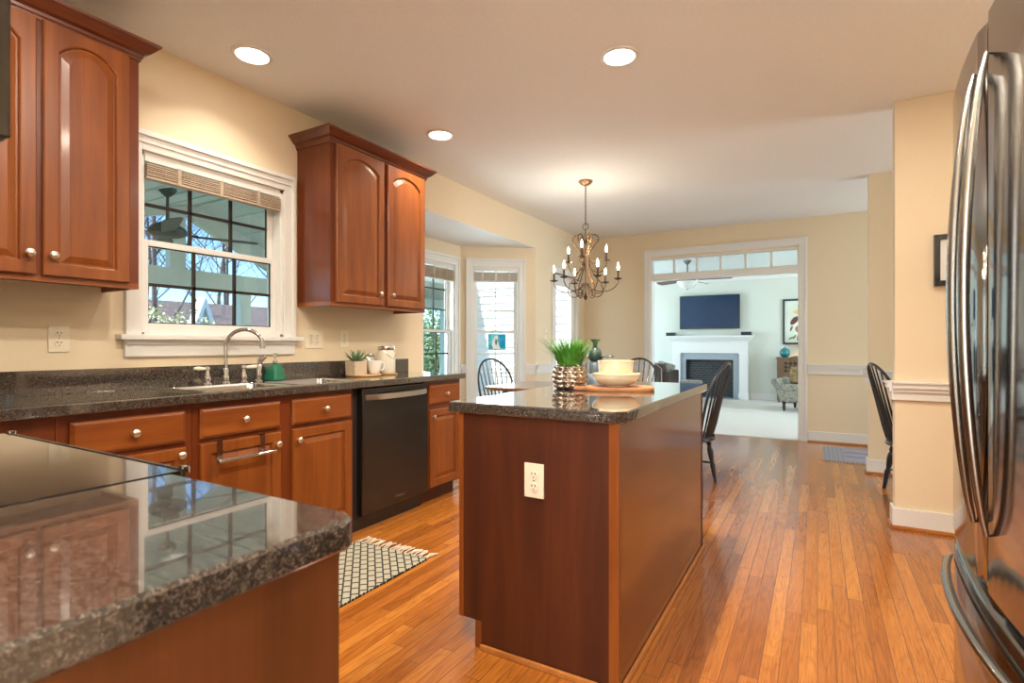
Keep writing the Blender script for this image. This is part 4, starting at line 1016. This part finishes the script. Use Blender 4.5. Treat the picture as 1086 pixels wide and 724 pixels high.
def blob(name, mat, pts):
    b = B(); b.prism(pts, 'y', 12.026, 12.029); b.build(name, mat, pc)
ell = lambda cx, cz, a, c_, rot=0, n=18: [(cx+a*math.cos(t)*math.cos(rot)-c_*math.sin(t)*math.sin(rot), cz+a*math.cos(t)*math.sin(rot)+c_*math.sin(t)*math.cos(rot)) for t in [2*PI*i/n for i in range(n)]]
M['maroon'] = plain('maroon_ink', (.13, .04, .05), .7, amt=.2); M['olive'] = plain('olive_ink', (.16, .19, .10), .7, amt=.3); M['gold_ink'] = plain('gold_ink', (.72, .46, .16), .7)
blob('printed_bird', 'maroon', ell(-.40, 1.62, .10, .05, .9)); blob('printed_bird_tail', 'olive', ell(-.455, 1.46, .06, .018, 1.2)); blob('printed_fruit', 'gold_ink', ell(-.36, 1.79, .055, .04))
blob('printed_flower', plain('rose_ink', (.30, .16, .15), .7), ell(-.32, 1.45, .07, .07)); blob('printed_bud', 'olive', ell(-.30, 1.945, .03, .025)); 
for k in range(5): blob('printed_leaf', 'olive', ell(-.46+k*.06, 1.27+.02*(k % 2), .05, .016, .5+k*.5))
ht = thing('wooden_cabinet', 'carved brown wooden cabinet against the living room far wall', 'cabinet', (-.36, 11.82, 0))
M['oldwood'] = wood('weathered_brown_wood', (.14, .075, .04), (.20, .11, .06), (.27, .16, .09), 'z', .6, 0)
B().box(-.69, -.03, 11.62, 12.03, .06, .86, .004).build('cabinet_box', 'oldwood', ht)
b = B(); b.box(-.71, -.01, 11.60, 12.035, .86, .89, .006); b.prism([(-.50, .89), (-.44, .905), (-.36, .925), (-.28, .905), (-.22, .89)], 'y', 11.605, 11.63); b.build('top', 'oldwood', ht)
b = B()
for q in range(5):
    for w_ in range(3): b.box(-.56+q*.08, -.505+q*.08, 11.612, 11.62, .60+w_*.075, .65+w_*.075, 0, Matrix.Rotation(.785, 3, 'Y'))
b.build('carved_panel', plain('dark_carving', (.03, .018, .012), .6), ht)
B().box(-.68, -.64, 11.61, 11.62, .08, .85).box(-.08, -.04, 11.61, 11.62, .08, .85).box(-.64, -.08, 11.61, 11.62, .50, .55).build('front_frame', 'oldwood', ht)
for x in (-.66, -.06):
    for y in (11.65, 12.0): B().box(x-.02, x+.02, y-.02, y+.02, .008, .06).build('foot', 'oldwood', ht)
vs = tag(B().lathe([(.04, 0), (.075, .02), (.098, .07), (.098, .11), (.075, .155), (.04, .18), (.02, .187), (.016, .205), (.001, .207)], (0, 0, 0), 24).build('round_vase', plain('teal_glass', (.01, .20, .24), .1, coat=1, scale=10, amt=.3), smooth=True, world=False), 'round teal glass vase on the carved wooden cabinet', 'vase')
vs.location = (-.555, 11.76, .89)
lm = thing('table_lamp', 'table lamp glowing behind the right side of the living room opening', 'lamp', (-.14, 11.86, .89))
B().lathe([(.06, 0), (.05, .015), (.03, .04), (.05, .09), (.03, .15), (.01, .17), (.008, .21)], (0, 0, 0), 18).build('base', 'cream_glaze', lm, smooth=True, world=False)
n = 28; b = B(); b.loops([[(r_*math.cos(2*PI*i/n), r_*math.sin(2*PI*i/n), z) for i in range(n)] for r_, z in ((.15, .17), (.09, .36), (.088, .36), (.148, .17))])
b.build('lamp_shade', plain('linen_shade', (.80, .70, .48), .8), lm, smooth=True, world=False)
light('POINT', 'table_lamp_bulb', (-.14, 11.86, 1.16), 5, (1, .75, .42), .03)
# patterned armchair
ac = thing('armchair', 'grey patterned rolled-arm armchair with turned dark legs beside the carved cabinet', 'armchair', (-.13, 10.38, 0), math.radians(-14)); P = dict(parent=ac, world=False)
def paisley():
    m, t, b = newmat('paisley_cloth'); N = NT(t); v = N.mapped((1, 1, 1)); f = N.noise(v, 26, 3, .6, 1.5)
    N.l(N.ramp(f, [(.38, (.07, .09, .10)), (.46, (.34, .33, .27)), (.54, (.44, .41, .32)), (.62, (.12, .14, .15))]), b.inputs['Base Color']); b.inputs['Roughness'].default_value = .9; return m
M['paisley'] = paisley()
B().box(-.36, .40, -.36, .36, .17, .37, .03).build('seat_base', 'paisley', **P)
B().box(-.33, .38, -.37, .28, .36, .46, .04).build('seat_cushion', 'paisley', smooth=True, **P)
L = []
for i in range(15):
    t = i/14; L.append([(-.36-.02-.10*t, y, .30+.22*t+.02*math.sin(PI*t)) for y in (-.34, .34)])
b = B(); b.tube([(-.455, -.33, .50), (-.455, .33, .50)], .055, 14); b.prism([(-.36, .20), (-.40, .30), (-.475, .47), (-.42, .53), (-.34, .42), (-.32, .25)], 'y', -.33, .33); b.build('rolled_arm', 'paisley', smooth=True, **P)
b = B(); b.tube([(.455, -.33, .50), (.455, .33, .50)], .06, 14); b.prism([(.36, .20), (.40, .30), (.475, .47), (.42, .53), (.34, .42), (.32, .25)], 'y', -.33, .33); b.build('rolled_arm', 'paisley', smooth=True, **P)
B().tube([(.37, -.365, .10), (.35, -.37, .28), (.40, -.37, .42), (.46, -.365, .50)], .03, 10).build('carved_arm_front', 'oldwood', smooth=True, **P)
for x in (-.30, .32):
    for y in (-.30, .30): B().lathe([(.014, .008), (.020, .03), (.028, .08), (.020, .11), (.030, .14), (.030, .18)], (x, y, 0), 12).build('leg', plain('dark_turned_wood', (.035, .018, .012), .4), smooth=True, **P)
cu = tag(B().box(-.17, .17, -.07, .07, 0, .30, .06).build('throw_pillow', plain('gold_tapestry', (.30, .21, .10), .9, scale=22, amt=.5), smooth=True, world=False), 'gold patterned pillow standing on the grey patterned armchair', 'pillow')
cu.location = (-.26, 10.42, .46); cu.rotation_euler = (math.radians(-14), 0, math.radians(-10))
cu2 = tag(B().box(-.15, .15, -.06, .06, 0, .28, .05).build('throw_pillow', 'white_glaze', smooth=True, world=False), 'white pillow at the right side of the patterned armchair', 'pillow')
cu2.location = (0.03, 10.24, .46); cu2.rotation_euler = (math.radians(-20), 0, math.radians(-40))
# brown sofa
sf = thing('leather_sofa', 'dark brown leather sofa seen through the left of the living room opening', 'sofa', (-3.1, 10.3, 0))
M['leather'] = plain('brown_leather', (.045, .022, .018), .35, coat=.2, amt=.3, scale=14)
B().box(-3.7, -2.46, 10.05, 10.75, .08, .46, .06).build('seat', 'leather', sf, smooth=True)
B().box(-3.7, -2.44, 9.82, 10.10, .10, .80, .09).build('backrest', 'leather', sf, smooth=True)
B().box(-2.56, -2.36, 9.88, 10.75, .10, .66, .08).build('armrest', 'leather', sf, smooth=True)
B().box(-3.9, -3.7, 9.88, 10.75, .10, .66, .08).build('armrest', 'leather', sf, smooth=True)
B().tube([(-2.48, 9.83, .15), (-2.48, 9.82, .70), (-2.57, 9.81, .775), (-3.1, 9.81, .785)], .010, 6).build('piping', plain('taupe_piping', (.30, .22, .20), .6), sf, smooth=True)
for x in (-3.8, -2.46):
    for y in (9.95, 10.65): B().box(x-.03, x+.03, y-.03, y+.03, .008, .11).build('foot', 'black', sf)
for (x, y, z, rx, rz, lb, mt) in ((-2.62, 10.45, .46, .1, .6, 'grey leafy pillow at the right end of the leather sofa', 'paisley'), (-2.23, 10.80, .012, -.1, .2, 'grey patterned floor cushion beside the leather sofa', 'paisley')):
    o = tag(B().box(-.17, .17, -.06, .06, 0, .34, .055).build('throw_pillow', mt, smooth=True, world=False), lb, 'pillow'); o.location = (x, y, z); o.rotation_euler = (rx, .25, rz)
ot = thing('ottoman', 'low grey patterned ottoman beside the leather sofa, in front of the hearth', 'ottoman', (-2.22, 11.15, 0))
B().box(-2.42, -2.02, 10.95, 11.35, .10, .42, .07).build('seat', 'paisley', ot, smooth=True)
for x in (-2.36, -2.08):
    for y in (11.02, 11.28): B().lathe([(.014, .008), (.024, .06), (.026, .11)], (x, y, 0), 10).build('leg', 'black', ot, smooth=True)
# ceiling fan in the living room
def fan(label, loc, z_ceil, rod, mats, rot, R=.62, nbl=5, lightkit=True):
    f = thing('ceiling_fan', label, 'ceiling fan', loc, rot); P = dict(parent=f, world=False); h = z_ceil-loc[2]
    B().lathe([(.075, h), (.070, h-.02), (.035, h-.06), (.014, h-.075)], (0, 0, 0), 20).build('canopy', mats[0], smooth=True, **P)
    B().cyl((0, 0, h-.07), (0, 0, .10), .013).build('down_rod', mats[0], smooth=True, **P)
    B().lathe([(.02, .12), (.07, .10), (.13, .065), (.155, .03), (.15, 0), (.11, -.02), (.06, -.03)], (0, 0, 0), 24).build('motor_housing', mats[0], smooth=True, **P)
    for k in range(nbl):
        a = 2*PI*k/nbl; R_ = Matrix.Rotation(a, 4, 'Z')
        ir = B().box(.09, .24, -.016, .016, .005, .012).xf(R_).build('blade_iron', mats[0], **P)
        L = []
        for s_, w_ in ((.18, .045), (.24, .058), (.45, .068), (R-.06, .072), (R-.02, .060), (R, .035)): L.append([(s_, -w_, -.004-w_*.3), (s_, -w_, .003-w_*.3), (s_, w_, .003+w_*.3), (s_, w_, -.004+w_*.3)])
        B().loops(L, True, True).xf(R_).build('blade', mats[1], **P)
    if lightkit:
        B().lathe([(.001, -.165), (.05, -.158), (.12, -.125), (.17, -.07), (.185, -.03), (.06, -.03)], (0, 0, 0), 26).build('glass_bowl', mats[2], smooth=True, **P)
        B().lathe([(.001, -.185), (.012, -.175), (.016, -.160), (.008, -.150)], (0, 0, 0), 12).build('finial', mats[0], smooth=True, **P)
    return f
M['fanblade'] = wood('brown_fan_blade', (.10, .06, .05), (.15, .09, .07), (.20, .13, .10), 'x', .5, 0)
M['bowlglass'] = plain('frosted_glass', (.80, .82, .80), .4, coat=.4)
M['fanmetal'] = plain('pewter_metal', (.13, .14, .14), .4, .7)
fan('brown-bladed ceiling fan with a frosted glass bowl in the living room', (-2.0, 9.72, 2.285), CE, .2, ('fanmetal', 'fanblade', 'bowlglass'), .05, R=.74)

# ------------------------------------------------------------------ outside: porch, trees, neighbour
pr = thing('screened_porch', 'grey-green screened porch outside the kitchen window', 'porch', (-5, 3.4, 0))
RY, RZ = 3.62, 2.80; X0, X1 = -6.5, -3.06
b = B(); b.prism([(.2, RZ-.26*(RY-.2)), (RY, RZ), (RY, RZ+.1), (.2, RZ-.26*(RY-.2)+.1)], 'x', X0-.3, X1).prism([(RY, RZ), (5.5, 2.03), (8.7, 2.03), (8.7, 2.13), (5.5, 2.13), (RY, RZ+.1)], 'x', X0-.3, -5.32).prism([(RY, RZ), (5.5, 2.03), (7.1, 2.03), (7.1, 2.13), (5.5, 2.13), (RY, RZ+.1)], 'x', -5.32, -4.75); b.build('vaulted_ceiling', 'porch', pr)
b = B()
for k in range(1, 7):                                   # board seams as thin battens
    y = RY+k*.30; z = RZ-.41*(y-RY); b.box(X0, -4.76, y-.006, y+.006, z-.012, z+.004)
    y = RY-k*.38; z = RZ-.26*(RY-y); b.box(X0, X1, y-.006, y+.006, z-.012, z+.004)
b.box(X0, X1, RY-.02, RY+.02, RZ-.03, RZ+.02)
b.build('ceiling_battens', 'porch', pr)
B().box(X0-.05, X0+.1, .2, 8.7, 1.82, 2.015).build('beam', 'porch', pr)
b = B(); b.prism([(3.33, 2.015), (3.50, 2.015), (3.50, 2.76), (3.33, 2.72)], 'x', X0-.03, X0+.08); b.build('king_post', 'porch', pr)
b = B()
b.prism([(RY+.0, RZ), (RY+.0, RZ-.20), (4.86, 2.02), (5.52, 2.02), (5.5, 2.03)], 'x', X0-.03, X0+.06)
b.prism([(RY, RZ), (RY, RZ-.11), (3.50, RZ-.13), (.2, RZ-.26*(RY-.2)-.11), (.2, RZ-.26*(RY-.2))], 'x', X0-.03, X0+.06)
b.build('gable_trim', 'porch', pr)
for y in (4.18, 2.2, .3, 6.2, 8.5): B().box(X0-.05, X0+.09, y, y+.14, -.3, 1.82).build('post', 'porch', pr)
B().box(X0-.04, X0+.08, .2, 6.3, .75, .82).box(X0-.02, X0+.05, .2, 6.3, -.2, -.1).build('rail', 'porch', pr)
b = B()
for k in range(60): b.box(X0, X0+.03, .25+k*.1, .28+k*.1, -.1, .75)
b.build('balusters', 'porch', pr)
B().box(X0-.1, X1, .2, 3.2, -.42, -.3).box(X0-.1, -4.75, 3.2, 6.3, -.42, -.3).build('deck', 'porch', pr)
M['darkmetal'] = plain('dark_green_metal', (.02, .03, .03), .5)
fan('dark ceiling fan on the porch, seen through the kitchen window', (-5.1, 2.62, 2.13), RZ-.26*(RY-2.62)+.0, .2, ('darkmetal', 'darkmetal', 'darkmetal'), 1.15, R=.75, nbl=4, lightkit=False)
gr = B().box(-90, 60, -60, 90, -1.3, -1.2).build('ground', 'ground'); struct(gr)
# exterior skin of the house above the bay is left as the wall itself; roof above
struct(B().box(-3.08, 4.9, -2.3, 7.3, 2.78, 2.9).build('roof', 'roofing'))
def tree(x, y, h, seed, lean=0):
    rnd = random.Random(seed); b = B()
    def br(p, d, l, r, dep):
        n_ = 4; pts = [p]; q_ = p.copy(); dd = d.copy()
        for i in range(n_):
            dd = (dd+Vector((rnd.uniform(-.16, .16), rnd.uniform(-.16, .16), rnd.uniform(-.02, .12)))).normalized(); q_ = q_+dd*(l/n_); pts.append(q_.copy())
        b.tube(pts, r, 5 if dep < 2 else 3, [r*(1-.16*i) for i in range(n_+1)])
        if dep < 4:
            for k in range(6 if dep < 3 else 3):
                t = rnd.uniform(.3, 1) if dep else rnd.uniform(.12, 1); i = min(n_-1, int(t*n_)); s_ = pts[i].lerp(pts[i+1], t*n_-i)
                a = rnd.uniform(0, 2*PI); nd = (dd*.7+Vector((math.cos(a), math.sin(a), rnd.uniform(.0, .6)))).normalized()
                br(s_, nd, l*rnd.uniform(.38, .6), r*(.42), dep+1)
    br(Vector((0, 0, 0)), Vector((lean, 0, 1)).normalized(), h, h*.0075, 0)
    o = b.build('bare_tree', 'bark', world=False); o.location = (x, y, -1.2); return o
TL = 'leafless winter tree in the woods beyond the porch'
for k, (x, y, h) in enumerate(((-15, 7.4, 11), (-18, 8.6, 12), (-30, 14.0, 15), (-31, 19.5, 15), (-30, 24.0, 16), (-36, 16.8, 16), (-37, 22.0, 17), (-38, 27.5, 17), (-43, 20.0, 17), (-44, 26.0, 18), (-50, 24.0, 19), (-50, 31.0, 19), (-33, 12.0, 13))):
    tag(tree(x, y, h, 11+k, .03*((k % 3)-1)), TL, 'tree', 'bare trees beyond the porch')
def leafy(name, label, cat, loc, R, hz, n_, size, mat, seed, group=None):
    rnd = random.Random(seed); b = B()
    for i in range(n_):
        a = rnd.uniform(0, 2*PI); u_ = rnd.uniform(-1, 1); rr = rnd.uniform(.55, 1)**.5*(1+.18*math.sin(3*a+seed)); s_ = math.sqrt(1-u_*u_)
        p = Vector((R*rr*s_*math.cos(a), R*rr*s_*math.sin(a), hz*(1+rr*u_)/1.0*.5*1.0))
        d = Vector((rnd.uniform(-1, 1), rnd.uniform(-1, 1), rnd.uniform(-1, 1))).normalized(); e_ = d.orthogonal().normalized(); w_ = size*rnd.uniform(.6, 1.3)
        q_ = [p-d*w_, p-e_*w_*.5, p+d*w_, p+e_*w_*.5]; vs_ = [b.bm.verts.new(x) for x in q_]; b.bm.faces.new(vs_)
    r = thing(name, label, cat, loc, 0, group); b.build('leaves', mat, r, world=False)
    b = B()
    for k in range(6):
        a = k*1.05; b.tube([(0, 0, 0), (R*.15*math.cos(a), R*.15*math.sin(a), hz*.35), (R*.5*math.cos(a), R*.5*math.sin(a), hz*.75)], .04, 5, [.05, .035, .012])
    b.build('stems', 'bark', r, world=False); return r
leafy('flowering_bush', 'pale blossoming bush low in the left of the kitchen window', 'bush', (-11.2, 5.7, -1.2), 1.2, 2.95, 6000, .040, 'blossom', 4)
leafy('green_shrub', 'nearest leafy green shrub behind the center bay window', 'shrub', (-8.6, 9.9, -1.2), 1.5, 3.4, 6500, .055, 'leaf', 7)
leafy('green_shrub', 'darker leafy shrub to the right behind the center bay window', 'shrub', (-8.0, 10.9, -1.2), 1.3, 2.9, 5200, .055, 'leaf2', 9)
leafy('green_shrub', 'low dark shrub at the foot of the others behind the bay', 'shrub', (-7.4, 9.2, -1.2), 1.1, 2.2, 4000, .05, 'leaf2', 12)
nb = thing('neighbour_house', 'neighbouring house with a brown roof and a white gable', 'house', (-24, 16, -1.2))
b = B(); b.prism([(-20.4, 1.55), (-24, 3.02), (-27.6, 1.55)], 'y', 11.5, 22); b.build('roof', 'roofing', nb)
B().box(-27.4, -20.6, 11.8, 21.8, -1.2, 1.73).build('walls', plain('grey_cladding', (.34, .36, .36), .8), nb)
b = B(); b.prism([(11.12, 1.55), (11.46, 2.62), (11.80, 1.55)], 'x', -20.5, -19.8); b.build('gable_wall', plain('pale_grey_gable', (.42, .48, .46), .8), nb)
b = B(); b.prism([(10.95, 1.55), (11.46, 2.92), (11.97, 1.55), (11.80, 1.55), (11.46, 2.55), (11.12, 1.55)], 'x', -20.2, -19.7); b.build('white_gable_trim', 'siding', nb)
b = B(); b.box(-20.3, -19.85, 11.1, 11.82, -1.2, 1.55); b.build('gable_base', 'siding', nb)
